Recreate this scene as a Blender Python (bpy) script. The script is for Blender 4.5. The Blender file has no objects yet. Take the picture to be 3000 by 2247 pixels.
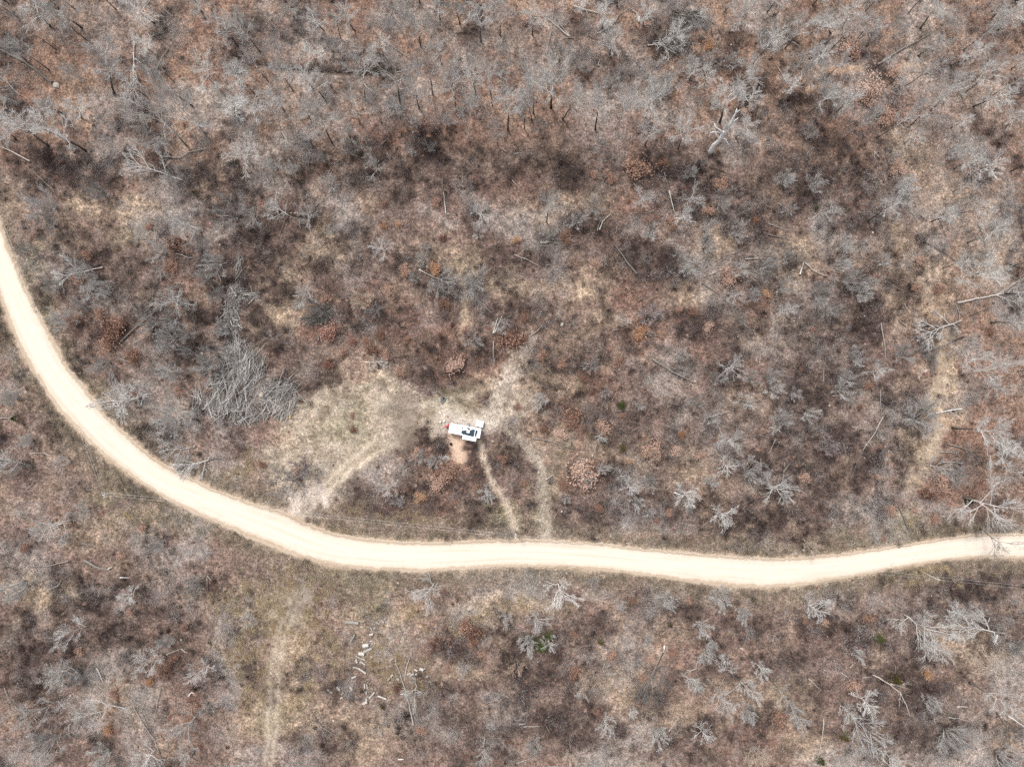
import bpy, math, random
import numpy as np
from mathutils import Vector, Quaternion, Matrix

random.seed(7)
np.random.seed(7)
scene = bpy.context.scene
COL = scene.collection

# ------------------------------------------------------------------ camera, sky, sun, exposure
CAM_H = 140.0            # drone height above the ground, metres
PPM = 12.0               # photograph pixels per metre on the ground
CX, CY = 1500.0, 1123.5  # point straight below the drone, in photograph pixels

cam_data = bpy.data.cameras.new('drone_camera')
cam = bpy.data.objects.new('drone_camera', cam_data)
COL.objects.link(cam)
cam.location = (0, 0, CAM_H)
cam.rotation_euler = (0, 0, 0)
cam_data.sensor_width = 36.0
cam_data.lens = 36.0 * (PPM * CAM_H) / 3000.0
cam_data.clip_end = 5000.0
scene.camera = cam
scene.render.resolution_x = 1024
scene.render.resolution_y = 766

SUN_EL, SUN_AZ = math.radians(56), math.radians(-30)     # azimuth from +Y (picture up), negative to the left
world = bpy.data.worlds.new('World')
scene.world = world
world.use_nodes = True
wn = world.node_tree
for n in list(wn.nodes):
    wn.nodes.remove(n)
w_out = wn.nodes.new('ShaderNodeOutputWorld')
w_bg = wn.nodes.new('ShaderNodeBackground')
w_sky = wn.nodes.new('ShaderNodeTexSky')
w_sky.sky_type = 'NISHITA'
w_sky.sun_disc = False
w_sky.sun_elevation = SUN_EL
w_sky.sun_rotation = SUN_AZ
w_sky.air_density = 1.0
w_sky.dust_density = 4.0
w_hs = wn.nodes.new('ShaderNodeHueSaturation')
w_hs.inputs['Saturation'].default_value = 0.18      # thin high cloud: a whitish sky
wn.links.new(w_sky.outputs['Color'], w_hs.inputs['Color'])
wn.links.new(w_hs.outputs['Color'], w_bg.inputs['Color'])
w_bg.inputs['Strength'].default_value = 0.105
wn.links.new(w_bg.outputs['Background'], w_out.inputs['Surface'])

sun_data = bpy.data.lights.new('sun', 'SUN')
sun_data.energy = 1.5
sun_data.angle = math.radians(11)
sun_data.color = (1.0, 0.96, 0.9)
sun = bpy.data.objects.new('sun', sun_data)
COL.objects.link(sun)
to_sun = Vector((math.sin(SUN_AZ) * math.cos(SUN_EL), math.cos(SUN_AZ) * math.cos(SUN_EL), math.sin(SUN_EL)))
sun.rotation_euler = to_sun.to_track_quat('Z', 'Y').to_euler()
sun.location = to_sun * 200

scene.view_settings.view_transform = 'Standard'
scene.view_settings.look = 'None'
scene.view_settings.gamma = 1.0
scene.view_settings.use_curve_mapping = False
scene.view_settings.exposure = 1.0
scene.render.engine = 'CYCLES'
scene.cycles.use_denoising = False
scene.cycles.max_bounces = 4
scene.cycles.diffuse_bounces = 2

# ------------------------------------------------------------------ helpers
def lin(c):
    c = c / 255.0
    return c / 12.92 if c <= 0.04045 else ((c + 0.055) / 1.055) ** 2.4

GAIN = 1.55
def alb(r, g, b):
    """albedo of a surface that shows as this sRGB value in the daylight of the photograph"""
    return np.array([lin(r), lin(g), lin(b)]) / GAIN

def W(px, py, z=0.0):
    """world position of what the photograph shows at pixel px, py and that stands z metres up"""
    k = (CAM_H - z) / CAM_H / PPM
    return Vector(((px - CX) * k, (CY - py) * k, z))

TS = 2.948
def tile(rc, u, v):
    """tile (row, column) coordinates to photograph pixels"""
    r, c = divmod(rc, 10)
    return 750.0 * c + u / TS, 561.75 * r + v / TS

class MB:
    def __init__(self):
        self.v = []; self.f = []; self.m = []
    def tri(self, a, b, c, m=0):
        n = len(self.v); self.v += [tuple(a), tuple(b), tuple(c)]; self.f.append((n, n+1, n+2)); self.m.append(m)
    def quad(self, a, b, c, d, m=0):
        n = len(self.v); self.v += [tuple(a), tuple(b), tuple(c), tuple(d)]; self.f.append((n, n+1, n+2, n+3)); self.m.append(m)
    def tube(self, pts, rad, n=5, cap=True, m=0):
        pts = [Vector(p) for p in pts]
        base = len(self.v)
        t0 = (pts[1] - pts[0]).normalized()
        ref = Vector((0, 0, 1)) if abs(t0.z) < 0.9 else Vector((1, 0, 0))
        u = t0.cross(ref).normalized()
        k = len(pts)
        for i, p in enumerate(pts):
            t = (pts[min(i+1, k-1)] - pts[max(i-1, 0)])
            if t.length < 1e-6: t = t0
            t = t.normalized()
            u = (u - t * u.dot(t))
            if u.length < 1e-5: u = t.orthogonal()
            u.normalize(); w = t.cross(u)
            for j in range(n):
                a = 2 * math.pi * j / n
                q = p + (u * math.cos(a) + w * math.sin(a)) * rad[i]
                self.v.append((q.x, q.y, q.z))
        for i in range(k - 1):
            for j in range(n):
                a = base + i*n + j; b = base + i*n + (j+1) % n
                self.f.append((a, b, b+n, a+n)); self.m.append(m)
        if cap:
            self.f.append(tuple(base + j for j in reversed(range(n)))); self.m.append(m)
            self.f.append(tuple(base + (k-1)*n + j for j in range(n))); self.m.append(m)
    def box(self, x0, x1, y0, y1, z0, z1, m=0, bev=0.0):
        b = bev
        if b <= 0:
            n = len(self.v)
            self.v += [(x0,y0,z0),(x1,y0,z0),(x1,y1,z0),(x0,y1,z0),(x0,y0,z1),(x1,y0,z1),(x1,y1,z1),(x0,y1,z1)]
            for f in ((0,3,2,1),(4,5,6,7),(0,1,5,4),(1,2,6,5),(2,3,7,6),(3,0,4,7)):
                self.f.append(tuple(n+i for i in f)); self.m.append(m)
        else:
            def ring(x0, x1, y0, y1, z, c):
                n = len(self.v)
                self.v += [(x0+c,y0,z),(x1-c,y0,z),(x1,y0+c,z),(x1,y1-c,z),(x1-c,y1,z),(x0+c,y1,z),(x0,y1-c,z),(x0,y0+c,z)]
                return n
            rs = [ring(x0+b, x1-b, y0+b, y1-b, z0, b), ring(x0, x1, y0, y1, z0+b, b*1.2),
                  ring(x0, x1, y0, y1, z1-b, b*1.2), ring(x0+b, x1-b, y0+b, y1-b, z1, b)]
            for a, c in zip(rs, rs[1:]):
                for j in range(8):
                    self.f.append((a+j, a+(j+1) % 8, c+(j+1) % 8, c+j)); self.m.append(m)
            self.f.append(tuple(rs[0]+j for j in reversed(range(8)))); self.m.append(m)
            self.f.append(tuple(rs[3]+j for j in range(8))); self.m.append(m)
    def mesh(self, name, mats, smooth=False):
        me = bpy.data.meshes.new(name)
        me.from_pydata(self.v, [], self.f)
        if not isinstance(mats, (list, tuple)): mats = [mats]
        for mt in mats: me.materials.append(mt)
        if len(mats) > 1: me.polygons.foreach_set('material_index', self.m)
        if smooth: me.polygons.foreach_set('use_smooth', [True] * len(me.polygons))
        me.update()
        return me
    def build(self, name, mats, parent=None, smooth=False):
        return link(name, self.mesh(name, mats, smooth), parent)

def link(name, data, parent=None):
    o = bpy.data.objects.new(name, data)
    COL.objects.link(o)
    if parent is not None: o.parent = parent
    return o

def empty(name, loc=(0, 0, 0), rz=0.0):
    o = bpy.data.objects.new(name, None)
    o.empty_display_size = 0.3
    COL.objects.link(o)
    o.location = loc; o.rotation_euler = (0, 0, rz)
    return o

def tag(o, label, cat, group=None):
    o['label'] = label; o['category'] = cat
    if group: o['group'] = group
    return o

# ------------------------------------------------------------------ materials
def new_mat(name):
    m = bpy.data.materials.new(name); m.use_nodes = True
    nt = m.node_tree
    return m, nt, nt.nodes['Principled BSDF']

def nd(nt, kind, **kw):
    n = nt.nodes.new(kind)
    for k, v in kw.items(): setattr(n, k, v)
    return n

def mix_rgb(nt, fac, a, b, mode='MIX'):
    n = nd(nt, 'ShaderNodeMix', data_type='RGBA', blend_type=mode)
    for sock, val in ((n.inputs[0], fac), (n.inputs[6], a), (n.inputs[7], b)):
        if hasattr(val, 'is_linked') or isinstance(val, bpy.types.NodeSocket): nt.links.new(val, sock)
        elif isinstance(val, (int, float)): sock.default_value = val
        else: sock.default_value = (*val[:3], 1)
    return n.outputs[2]

def ramp(nt, fac, stops):
    n = nd(nt, 'ShaderNodeValToRGB')
    cr = n.color_ramp
    while len(cr.elements) < len(stops): cr.elements.new(0.5)
    for e, (p, c) in zip(cr.elements, stops):
        e.position = p
        e.color = (*c[:3], 1) if not isinstance(c, (int, float)) else (c, c, c, 1)
    nt.links.new(fac, n.inputs[0])
    return n.outputs[0]

def noise(nt, scale, detail=3.0, rough=0.6, coord='Object', dist=0.0, vec=None):
    n = nd(nt, 'ShaderNodeTexNoise')
    n.inputs['Scale'].default_value = scale; n.inputs['Detail'].default_value = detail
    n.inputs['Roughness'].default_value = rough; n.inputs['Distortion'].default_value = dist
    if vec is None:
        tc = nd(nt, 'ShaderNodeTexCoord'); vec = tc.outputs[coord]
    nt.links.new(vec, n.inputs['Vector'])
    return n.outputs['Fac']

def organic(name, cols, scale=6.0, rough=0.9, stretch=None, spec=0.15):
    """bark, leaf and twig stuff: varies along the piece and from piece to piece"""
    m, nt, b = new_mat(name)
    oi = nd(nt, 'ShaderNodeObjectInfo')
    vec = None
    tc = nd(nt, 'ShaderNodeTexCoord'); vec = tc.outputs['Object']
    if stretch:
        mp = nd(nt, 'ShaderNodeMapping'); mp.inputs['Scale'].default_value = stretch
        nt.links.new(vec, mp.inputs['Vector']); vec = mp.outputs['Vector']
    f = noise(nt, scale, 3.0, 0.65, vec=vec)
    a = nd(nt, 'ShaderNodeMath', operation='ADD'); nt.links.new(f, a.inputs[0])
    r = nd(nt, 'ShaderNodeMath', operation='MULTIPLY_ADD'); nt.links.new(oi.outputs['Random'], r.inputs[0])
    r.inputs[1].default_value = 0.6; r.inputs[2].default_value = -0.3
    nt.links.new(r.outputs[0], a.inputs[1])
    k = len(cols)
    c = ramp(nt, a.outputs[0], [(0.15 + 0.7 * i / max(k-1, 1), cols[i]) for i in range(k)])
    nt.links.new(c, b.inputs['Base Color'])
    b.inputs['Roughness'].default_value = rough
    b.inputs['Specular IOR Level'].default_value = spec
    return m

def paint(name, col, rough=0.5, var=0.1, scale=3.0, metal=0.0, dirt=None):
    m, nt, b = new_mat(name)
    f = noise(nt, scale, 4.0, 0.6)
    lo = np.array(col) * (1 - var); hi = np.minimum(np.array(col) * (1 + var), 0.9)
    c = ramp(nt, f, [(0.3, dirt if dirt is not None else lo), (0.55 if dirt is not None else 0.7, hi)])
    nt.links.new(c, b.inputs['Base Color'])
    b.inputs['Roughness'].default_value = rough; b.inputs['Metallic'].default_value = metal
    return m

M = {}
M['twig_grey'] = organic('twig_grey', [alb(172, 168, 165), alb(212, 208, 205), alb(234, 231, 228)], 0.5)
M['twig_white'] = organic('twig_white', [alb(206, 202, 197), alb(232, 228, 224), alb(246, 243, 239)], 0.5)
M['twig_cream'] = organic('twig_cream', [alb(205, 182, 164), alb(230, 210, 193), alb(244, 230, 216)], 0.5)
M['twig_mauve'] = organic('twig_mauve', [alb(172, 158, 158), alb(205, 192, 192), alb(224, 214, 213)], 0.5)
M['twig_dark'] = organic('twig_dark', [alb(86, 83, 82), alb(124, 121, 120), alb(158, 155, 152)], 0.5)
M['trunk_dark'] = organic('trunk_dark', [alb(58, 55, 53), alb(96, 92, 88), alb(138, 133, 127)], 3.0, stretch=(3, 3, 0.6))
M['trunk_grey'] = organic('trunk_grey', [alb(120, 116, 112), alb(166, 162, 156), alb(205, 200, 194)], 3.0, stretch=(3, 3, 0.6))
M['wood_white'] = organic('wood_white', [alb(205, 196, 188), alb(245, 241, 236), alb(255, 253, 250)], 3.0)
M['bleached'] = organic('bleached', [(0.60, 0.585, 0.565), (0.78, 0.77, 0.75), (0.84, 0.83, 0.81)], 2.0)
M['wood_pale'] = organic('wood_pale', [alb(138, 128, 120), alb(184, 175, 167), alb(218, 210, 202)], 3.0)
M['wood_grey'] = organic('wood_grey', [alb(100, 93, 89), alb(150, 143, 137), alb(192, 185, 178)], 3.0)
M['sawn'] = organic('sawn', [alb(150, 144, 138), alb(200, 195, 188), alb(228, 223, 216)], 4.0)
M['wood_dark'] = organic('wood_dark', [alb(48, 43, 41), alb(88, 81, 77), alb(138, 128, 120)], 3.0)
M['leaf_mid'] = organic('leaf_mid', [alb(124, 92, 77), alb(166, 126, 107), alb(200, 162, 142)], 4.0)
M['leaf_pale'] = organic('leaf_pale', [alb(162, 128, 110), alb(204, 166, 146), alb(230, 198, 180)], 4.0)
M['leaf_deep'] = organic('leaf_deep', [alb(92, 64, 54), alb(132, 94, 78), alb(168, 126, 106)], 4.0)
M['leaf_red'] = organic('leaf_red', [alb(100, 62, 54), alb(140, 88, 76), alb(172, 116, 102)], 4.0)
M['leaf_orange'] = organic('leaf_orange', [alb(140, 92, 58), alb(184, 130, 86), alb(210, 162, 114)], 4.0)
M['needle'] = organic('needle', [alb(36, 48, 16), alb(66, 84, 30), alb(98, 112, 48)], 4.0)
M['needle_olive'] = organic('needle_olive', [alb(60, 52, 20), alb(88, 78, 34), alb(110, 100, 52)], 4.0)
M['scrub_black'] = organic('scrub_black', [alb(20, 16, 12), alb(38, 30, 24), alb(62, 48, 36)], 4.0)
M['brush_dark'] = organic('brush_dark', [alb(46, 37, 36), alb(92, 77, 75), alb(160, 144, 141)], 2.0)
M['brush_brown'] = organic('brush_brown', [alb(100, 82, 76), alb(152, 130, 121), alb(200, 180, 170)], 2.0)
M['brush_grey'] = organic('brush_grey', [alb(168, 162, 160), alb(216, 210, 208), alb(240, 236, 234)], 2.0)
M['grass_tan'] = organic('grass_tan', [alb(152, 133, 112), alb(202, 182, 158), alb(232, 216, 196)], 2.0)
M['grass_olive'] = organic('grass_olive', [alb(122, 113, 98), alb(166, 154, 134), alb(206, 194, 174)], 2.0)
M['grass_gold'] = organic('grass_gold', [alb(176, 152, 118), alb(216, 192, 156), alb(238, 220, 190)], 2.0)
M['stone'] = organic('stone', [alb(150, 135, 120), alb(205, 192, 178), alb(240, 232, 224)], 3.0)
M['ash'] = organic('ash', [alb(95, 95, 97), alb(145, 146, 148), alb(190, 190, 190)], 5.0)
M['char'] = organic('char', [alb(12, 12, 13), alb(26, 26, 28), alb(44, 44, 46)], 5.0)
M['rv_white'] = paint('rv_white', (0.82, 0.82, 0.82), 0.35, 0.03, 1.5)
M['rv_roof'] = paint('rv_roof', (0.84, 0.84, 0.84), 0.6, 0.03, 1.2)
M['membrane'] = paint('membrane', (0.014, 0.032, 0.055), 0.75, 0.35, 4.0)
M['rv_grey'] = paint('rv_grey', (0.25, 0.26, 0.27), 0.5, 0.15, 4.0)
M['black_metal'] = paint('black_metal', (0.015, 0.015, 0.016), 0.5, 0.3, 4.0)
M['galv'] = paint('galv', (0.42, 0.43, 0.44), 0.45, 0.15, 5.0, 0.6)
M['rubber'] = paint('rubber', (0.02, 0.02, 0.02), 0.85, 0.3, 8.0)
M['red_paint'] = paint('red_paint', (0.62, 0.035, 0.05), 0.4, 0.12, 4.0)
M['yellow_paint'] = paint('yellow_paint', (0.75, 0.55, 0.06), 0.5, 0.1, 4.0)
M['plastic_white'] = paint('plastic_white', (0.75, 0.76, 0.74), 0.4, 0.06, 4.0)
M['glass_dark'] = paint('glass_dark', (0.03, 0.035, 0.04), 0.08, 0.1, 1.0)
M['pole_wood'] = organic('pole_wood', [alb(150, 135, 118), alb(198, 184, 168), alb(225, 214, 200)], 4.0, stretch=(4, 4, 0.4))
M['wire'] = paint('wire', (0.55, 0.56, 0.57), 0.5, 0.05, 1.0, 0.3)

# ------------------------------------------------------------------ road edges in photograph pixels
ROAD_IN = [(-160,250),(-90,430),(-40,560),(0,650),(20,715),(51,782),(81,860),(112,915),(142,972),(176,1033),(204,1084),(244,1127),(271,1165),(305,1209),(339,1243),(366,1270),(407,1304),(441,1336),(475,1361),(516,1380),(577,1409),(644,1439),(750,1478),(831,1502),(886,1528),(953,1555),(1021,1572),(1123,1584),(1259,1589),(1500,1582),(1636,1584),(1737,1590),(1873,1606),(1992,1616),(2120,1626),(2250,1636),(2352,1633),(2453,1624),(2555,1609),(2691,1589),(2827,1568),(2928,1562),(3000,1563),(3150,1568),(3400,1590),(3800,1640)]
ROAD_OUT = [(-265,280),(-190,470),(-120,640),(0,867),(20,935),(47,1000),(78,1057),(119,1124),(153,1175),(183,1216),(217,1249),(251,1287),(288,1321),(339,1365),(407,1412),(475,1453),(543,1490),(628,1528),(750,1579),(818,1609),(903,1643),(987,1660),(1089,1670),(1225,1674),(1361,1668),(1500,1659),(1636,1663),(1771,1672),(1907,1686),(2043,1706),(2150,1716),(2250,1722),(2352,1713),(2487,1693),(2623,1667),(2759,1642),(2894,1633),(3000,1636),(3150,1643),(3400,1666),(3800,1716)]

def resample(pts, n):
    p = np.array(pts, float)
    d = np.r_[0, np.cumsum(np.hypot(*np.diff(p, axis=0).T))]
    s = np.linspace(0, d[-1], n)
    out = np.c_[np.interp(s, d, p[:, 0]), np.interp(s, d, p[:, 1])]
    for _ in range(2):                                        # soften the corners
        out[1:-1] = 0.25 * out[:-2] + 0.5 * out[1:-1] + 0.25 * out[2:]
    return out

NR = 420
r_in, r_out = resample(ROAD_IN, NR), resample(ROAD_OUT, NR)
# pair the edges by nearest point so that the cross sections stay square
pair = np.array([r_out[np.argmin(((r_out - q) ** 2).sum(1))] for q in r_in])
pair[1:-1] = (pair[:-2] + pair[1:-1] + pair[2:]) / 3
r_out = pair
r_mid = (r_in + r_out) / 2
r_half = np.hypot(*(r_in - r_out).T) / 2

# ------------------------------------------------------------------ what covers the ground, painted on a raster of the place
CELL = 6.0
PX0, PY0, PX1, PY1 = -420.0, -420.0, 3420.0, 2670.0
NXR, NYR = int((PX1-PX0)/CELL), int((PY1-PY0)/CELL)
GX, GY = np.meshgrid(PX0 + (np.arange(NXR)+0.5)*CELL, PY0 + (np.arange(NYR)+0.5)*CELL)

def vnoise(cell_px, seed, x=GX, y=GY):
    rs = np.random.RandomState(seed)
    n = 512
    g = rs.rand(n, n)
    fx = (x - PX0) / cell_px; fy = (y - PY0) / cell_px
    ix = np.floor(fx).astype(int); iy = np.floor(fy).astype(int)
    tx = fx - ix; ty = fy - iy
    tx = tx*tx*(3-2*tx); ty = ty*ty*(3-2*ty)
    ix %= n; iy %= n; jx = (ix+1) % n; jy = (iy+1) % n
    return (g[iy, ix]*(1-tx)*(1-ty) + g[iy, jx]*tx*(1-ty) + g[jy, ix]*(1-tx)*ty + g[jy, jx]*tx*ty)

def fbm(cell_px, seed, octs=4):
    a = 0; t = 0; w = 1.0
    for i in range(octs):
        a = a + w * vnoise(cell_px / 2**i, seed + i*17); t += w; w *= 0.55
    return a / t

warpx = GX + (fbm(90, 1) - 0.5) * 130 + (fbm(24, 3, 2) - 0.5) * 40
warpy = GY + (fbm(90, 2) - 0.5) * 130 + (fbm(24, 4, 2) - 0.5) * 40
K = 3000 / 2212.0

def ells(lst, soft=0.55):
    m = np.zeros_like(GX)
    for e in lst:
        x, y, rx, ry = (q * K for q in e[:4]); s = e[4] if len(e) > 4 else 1.0
        d = np.sqrt(((warpx - x) / rx)**2 + ((warpy - y) / ry)**2)
        m = np.maximum(m, s * np.clip((1 + soft - d) / (2*soft), 0, 1))
    return m

def line_mask(pts, width, soft, warp=0.35):
    x = GX + (warpx - GX) * warp; y = GY + (warpy - GY) * warp
    d = np.full(GX.shape, 1e9)
    p = np.array(pts, float)
    for a, b in zip(p[:-1], p[1:]):
        ab = b - a; L = (ab**2).sum()
        t = np.clip(((x-a[0])*ab[0] + (y-a[1])*ab[1]) / L, 0, 1)
        d = np.minimum(d, np.hypot(x - a[0] - t*ab[0], y - a[1] - t*ab[1]))
    return np.clip((width/2 + soft - d) / (2*soft), 0, 1)

def road_dist(x, y):
    d = np.full(np.shape(x), 1e9)
    for i in range(0, NR, 3):
        d = np.minimum(d, np.hypot(x - r_mid[i, 0], y - r_mid[i, 1]) - r_half[i])
    return d
RD = road_dist(GX, GY)

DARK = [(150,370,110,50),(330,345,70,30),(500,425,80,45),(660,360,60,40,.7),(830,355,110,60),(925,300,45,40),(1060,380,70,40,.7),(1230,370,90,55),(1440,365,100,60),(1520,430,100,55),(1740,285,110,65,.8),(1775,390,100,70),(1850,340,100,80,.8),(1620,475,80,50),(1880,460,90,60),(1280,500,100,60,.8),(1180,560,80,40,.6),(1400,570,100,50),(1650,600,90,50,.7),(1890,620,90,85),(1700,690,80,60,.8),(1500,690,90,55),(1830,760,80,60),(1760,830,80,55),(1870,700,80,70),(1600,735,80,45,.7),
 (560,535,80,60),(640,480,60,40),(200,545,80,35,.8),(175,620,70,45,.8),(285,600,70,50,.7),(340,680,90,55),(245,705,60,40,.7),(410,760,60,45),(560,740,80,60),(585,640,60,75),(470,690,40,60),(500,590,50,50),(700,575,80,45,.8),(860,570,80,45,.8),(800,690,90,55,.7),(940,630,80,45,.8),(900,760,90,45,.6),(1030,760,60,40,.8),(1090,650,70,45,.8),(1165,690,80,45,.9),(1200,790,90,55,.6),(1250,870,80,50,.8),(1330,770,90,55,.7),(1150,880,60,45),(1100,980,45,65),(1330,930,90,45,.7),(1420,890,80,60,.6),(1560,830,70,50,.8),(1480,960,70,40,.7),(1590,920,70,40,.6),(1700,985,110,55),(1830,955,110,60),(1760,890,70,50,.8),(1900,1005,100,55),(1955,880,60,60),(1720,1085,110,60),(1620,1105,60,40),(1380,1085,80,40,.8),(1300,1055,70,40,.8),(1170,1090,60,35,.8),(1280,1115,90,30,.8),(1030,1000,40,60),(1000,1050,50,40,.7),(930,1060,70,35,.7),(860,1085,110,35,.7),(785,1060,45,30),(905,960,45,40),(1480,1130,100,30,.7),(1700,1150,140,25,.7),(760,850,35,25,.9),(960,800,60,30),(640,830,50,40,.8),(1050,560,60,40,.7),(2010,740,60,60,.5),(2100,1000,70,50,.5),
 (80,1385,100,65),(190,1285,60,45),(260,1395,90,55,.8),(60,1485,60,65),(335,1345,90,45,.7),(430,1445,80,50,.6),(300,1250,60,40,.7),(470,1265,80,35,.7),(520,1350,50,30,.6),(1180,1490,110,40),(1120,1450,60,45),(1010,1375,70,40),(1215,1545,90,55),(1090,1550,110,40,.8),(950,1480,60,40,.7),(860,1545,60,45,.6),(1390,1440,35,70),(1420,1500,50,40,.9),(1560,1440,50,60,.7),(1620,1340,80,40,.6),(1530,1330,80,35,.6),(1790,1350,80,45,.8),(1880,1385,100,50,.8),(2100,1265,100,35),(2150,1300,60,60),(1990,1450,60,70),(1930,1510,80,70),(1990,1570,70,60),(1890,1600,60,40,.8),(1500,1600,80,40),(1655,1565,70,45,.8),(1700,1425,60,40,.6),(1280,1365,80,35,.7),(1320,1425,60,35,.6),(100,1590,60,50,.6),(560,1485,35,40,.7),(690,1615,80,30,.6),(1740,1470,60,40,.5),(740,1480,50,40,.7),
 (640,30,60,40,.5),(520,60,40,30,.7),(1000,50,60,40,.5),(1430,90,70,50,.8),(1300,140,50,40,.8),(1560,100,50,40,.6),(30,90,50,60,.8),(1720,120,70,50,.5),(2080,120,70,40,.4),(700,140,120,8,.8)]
TAN = [(1000,575,40,30),(1080,612,90,20),(172,445,25,20),(265,442,45,25),(690,530,40,40),(620,590,40,30),(620,685,35,45),(570,720,30,40,.6),(720,860,45,60),(680,910,60,55),(640,960,55,45),(830,845,50,30),(780,890,50,40),(1128,790,25,60),(1290,700,30,30,.6),(1270,620,40,30),(1960,600,55,80,.7),(2030,640,45,60,.6),(1720,550,60,35,.7),(1560,520,40,30,.6),(1700,610,50,30,.6),(2040,790,25,60),(2030,870,24,70),(1990,960,28,60),(1970,1020,28,40),(1900,238,30,7),(1960,325,60,45,.5),(80,1265,70,35),(220,1140,60,30,.5),(200,1160,80,30,.5),(620,1400,35,110,.7),(620,1530,50,80,.6),(810,1570,60,40,.5),(760,1610,60,40,.6),(560,1560,60,50,.7),(800,1335,60,25,.7),(1000,1450,50,30,.5),(1090,1305,90,25,.7),(1350,1480,60,50,.7),(1600,1500,60,40,.4),(1470,1550,60,30,.5),(1740,1590,60,30,.7),(1700,1500,50,40,.6),(2080,1400,45,60,.5),(2160,1390,50,60,.6),(1210,430,70,30,.5),(1010,660,12,60,.9),(1210,850,60,40,.5),(1500,620,60,30,.4),(1600,860,50,30,.5),(1500,1010,60,30,.4),(1300,970,60,30,.5),(1650,420,40,30,.3),(440,420,40,20,.4),(340,450,30,20,.5),(950,560,50,30,.4),(1180,470,50,30,.5),(1840,560,50,30,.4),(2130,560,60,60,.5),(2080,420,70,60,.4),(1170,840,40,60,.7),(1080,860,60,30,.8),(1150,960,40,50,.6),(1190,1090,25,60,.6),(1780,1190,40,12,.9),(130,500,40,25,.4),(260,1510,60,40,.4),(560,640,20,30,.4)]
GOLD = [(545,1300,55,60),(480,1290,40,25,.7),(520,1400,40,60,.7),(660,1270,60,40,.6),(640,1330,60,50,.9),(560,1500,50,60,.5),(700,1400,50,40,.5),(900,1330,40,25,.6),(1020,1330,60,25,.5),(830,1400,60,40,.5),(880,1450,60,50,.4),(640,1500,30,70,.6),(740,1130,40,40,.7),(780,1100,40,20,.5),(880,1120,80,15,.5),(700,1170,40,20,.5),(1990,1240,60,12,.6),(1960,1130,60,10,.3),(520,1010,40,25,.6),(1170,1300,60,15,.5)]
GREEN = [(730,930,50,30,.8),(770,900,30,22,.8),(690,940,30,18,.7),(650,880,18,14,.9),(790,960,40,25,.6),(1090,1110,35,20,.9),(790,1270,60,30,.5),(820,1310,30,20,.8),(1180,1090,10,40,.7),(980,870,60,20,.5),(70,570,25,40,.6),(110,690,20,30,.6),(200,860,30,25,.5),(250,1060,60,20,.5),(330,1130,80,25,.4),(1950,1130,40,30,.6),(1850,1150,60,15,.4),(600,1340,30,30,.5),(620,1280,40,20,.4),(280,500,40,25,.5),(1260,880,10,60,.3),(1210,1000,15,60,.5),(590,1570,30,40,.4)]
RUST = [(700,700,40,40,.9),(900,700,60,50,.5),(960,720,60,40,.6),(1060,800,60,50,.7),(980,790,60,40,.7),(780,650,50,30,.6),(240,720,50,35,.9),(350,620,60,30,.5),(180,790,60,40,.5),(1350,640,60,40,.6),(1640,640,60,30,.6),(1400,720,60,50,.6),(1290,830,60,40,.6),(1210,920,40,40,.8),(1270,1010,50,50,.7),(980,1010,50,60,.7),(930,990,60,40,.5),(960,1080,40,25,.7),(1110,400,120,30,.4),(1300,300,120,40,.5),(850,280,100,40,.6),(1020,280,60,40,.4),(300,270,120,30,.3),(1950,250,80,50,.4),(1900,420,60,40,.3),(1160,230,100,60,.3),(60,700,0.1,0.1),(960,1360,60,30,.9),(1240,1450,40,30,.7),(1500,1250,60,25,.4),(1980,1060,60,50,.6),(2080,1060,60,40,.5),(2070,960,60,50,.4),(1690,1580,60,40,.4),(380,1570,40,40,.5),(440,1500,40,40,.6),(540,120,100,50,.3),(1480,740,50,40,.5),(1120,730,60,30,.4),(1400,460,50,30,.5),(2100,820,60,50,.3)]
PALE = [(330,650,60,40,.5),(360,740,60,40,.5),(1010,600,40,30,.8),(1120,770,30,50,.8),(1500,480,80,50,.4),(1640,580,80,50,.4),(1730,660,80,50,.4),(1560,900,80,40,.3),(1750,760,60,40,.4),(1960,880,60,50,.6),(90,1230,60,30,.8),(400,1260,60,40,.4),(1280,1470,60,40,.5),(1340,1400,40,40,.4),(580,100,100,40,.4),(250,60,120,60,.4),(700,200,150,60,.3),(1180,120,150,60,.3),(1330,200,80,60,.4),(2050,200,150,120,.4),(2100,450,100,80,.4),(2070,1560,80,50,.6),(1930,1340,70,50,.4),(1990,1420,50,30,.4),(330,1560,60,40,.5),(460,1010,60,40,.6),(380,880,60,60,.5),(280,870,50,40,.5),(1260,1250,60,20,.3)]
PALE = [tuple(float(q) for q in e) for e in PALE]

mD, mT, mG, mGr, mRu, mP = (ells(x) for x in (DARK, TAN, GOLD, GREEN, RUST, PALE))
mP = np.maximum(mP, .75 * np.clip((fbm(120, 97, 4) - .53) * 7, 0, 1) * np.clip(1.2 - mD, 0, 1))
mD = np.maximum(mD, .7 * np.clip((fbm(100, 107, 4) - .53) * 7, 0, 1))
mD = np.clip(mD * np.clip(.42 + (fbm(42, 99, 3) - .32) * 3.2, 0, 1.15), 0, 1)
woods_y = 430 + (fbm(260, 21) - 0.5) * 260 + 60*np.sin(GX/400)
woods = np.clip((woods_y - GY) / 120 + 0.5, 0, 1)
woods = np.maximum(woods, np.clip((GX - 2640) / 160, 0, 1) * np.clip((1560 - GY) / 150, 0, 1) * 0.8)
verge = np.clip(1 - RD / 75.0, 0, 1) * (RD > -20)
verge = np.clip(verge * (0.6 + 0.9 * fbm(60, 31)), 0, 1)

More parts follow.
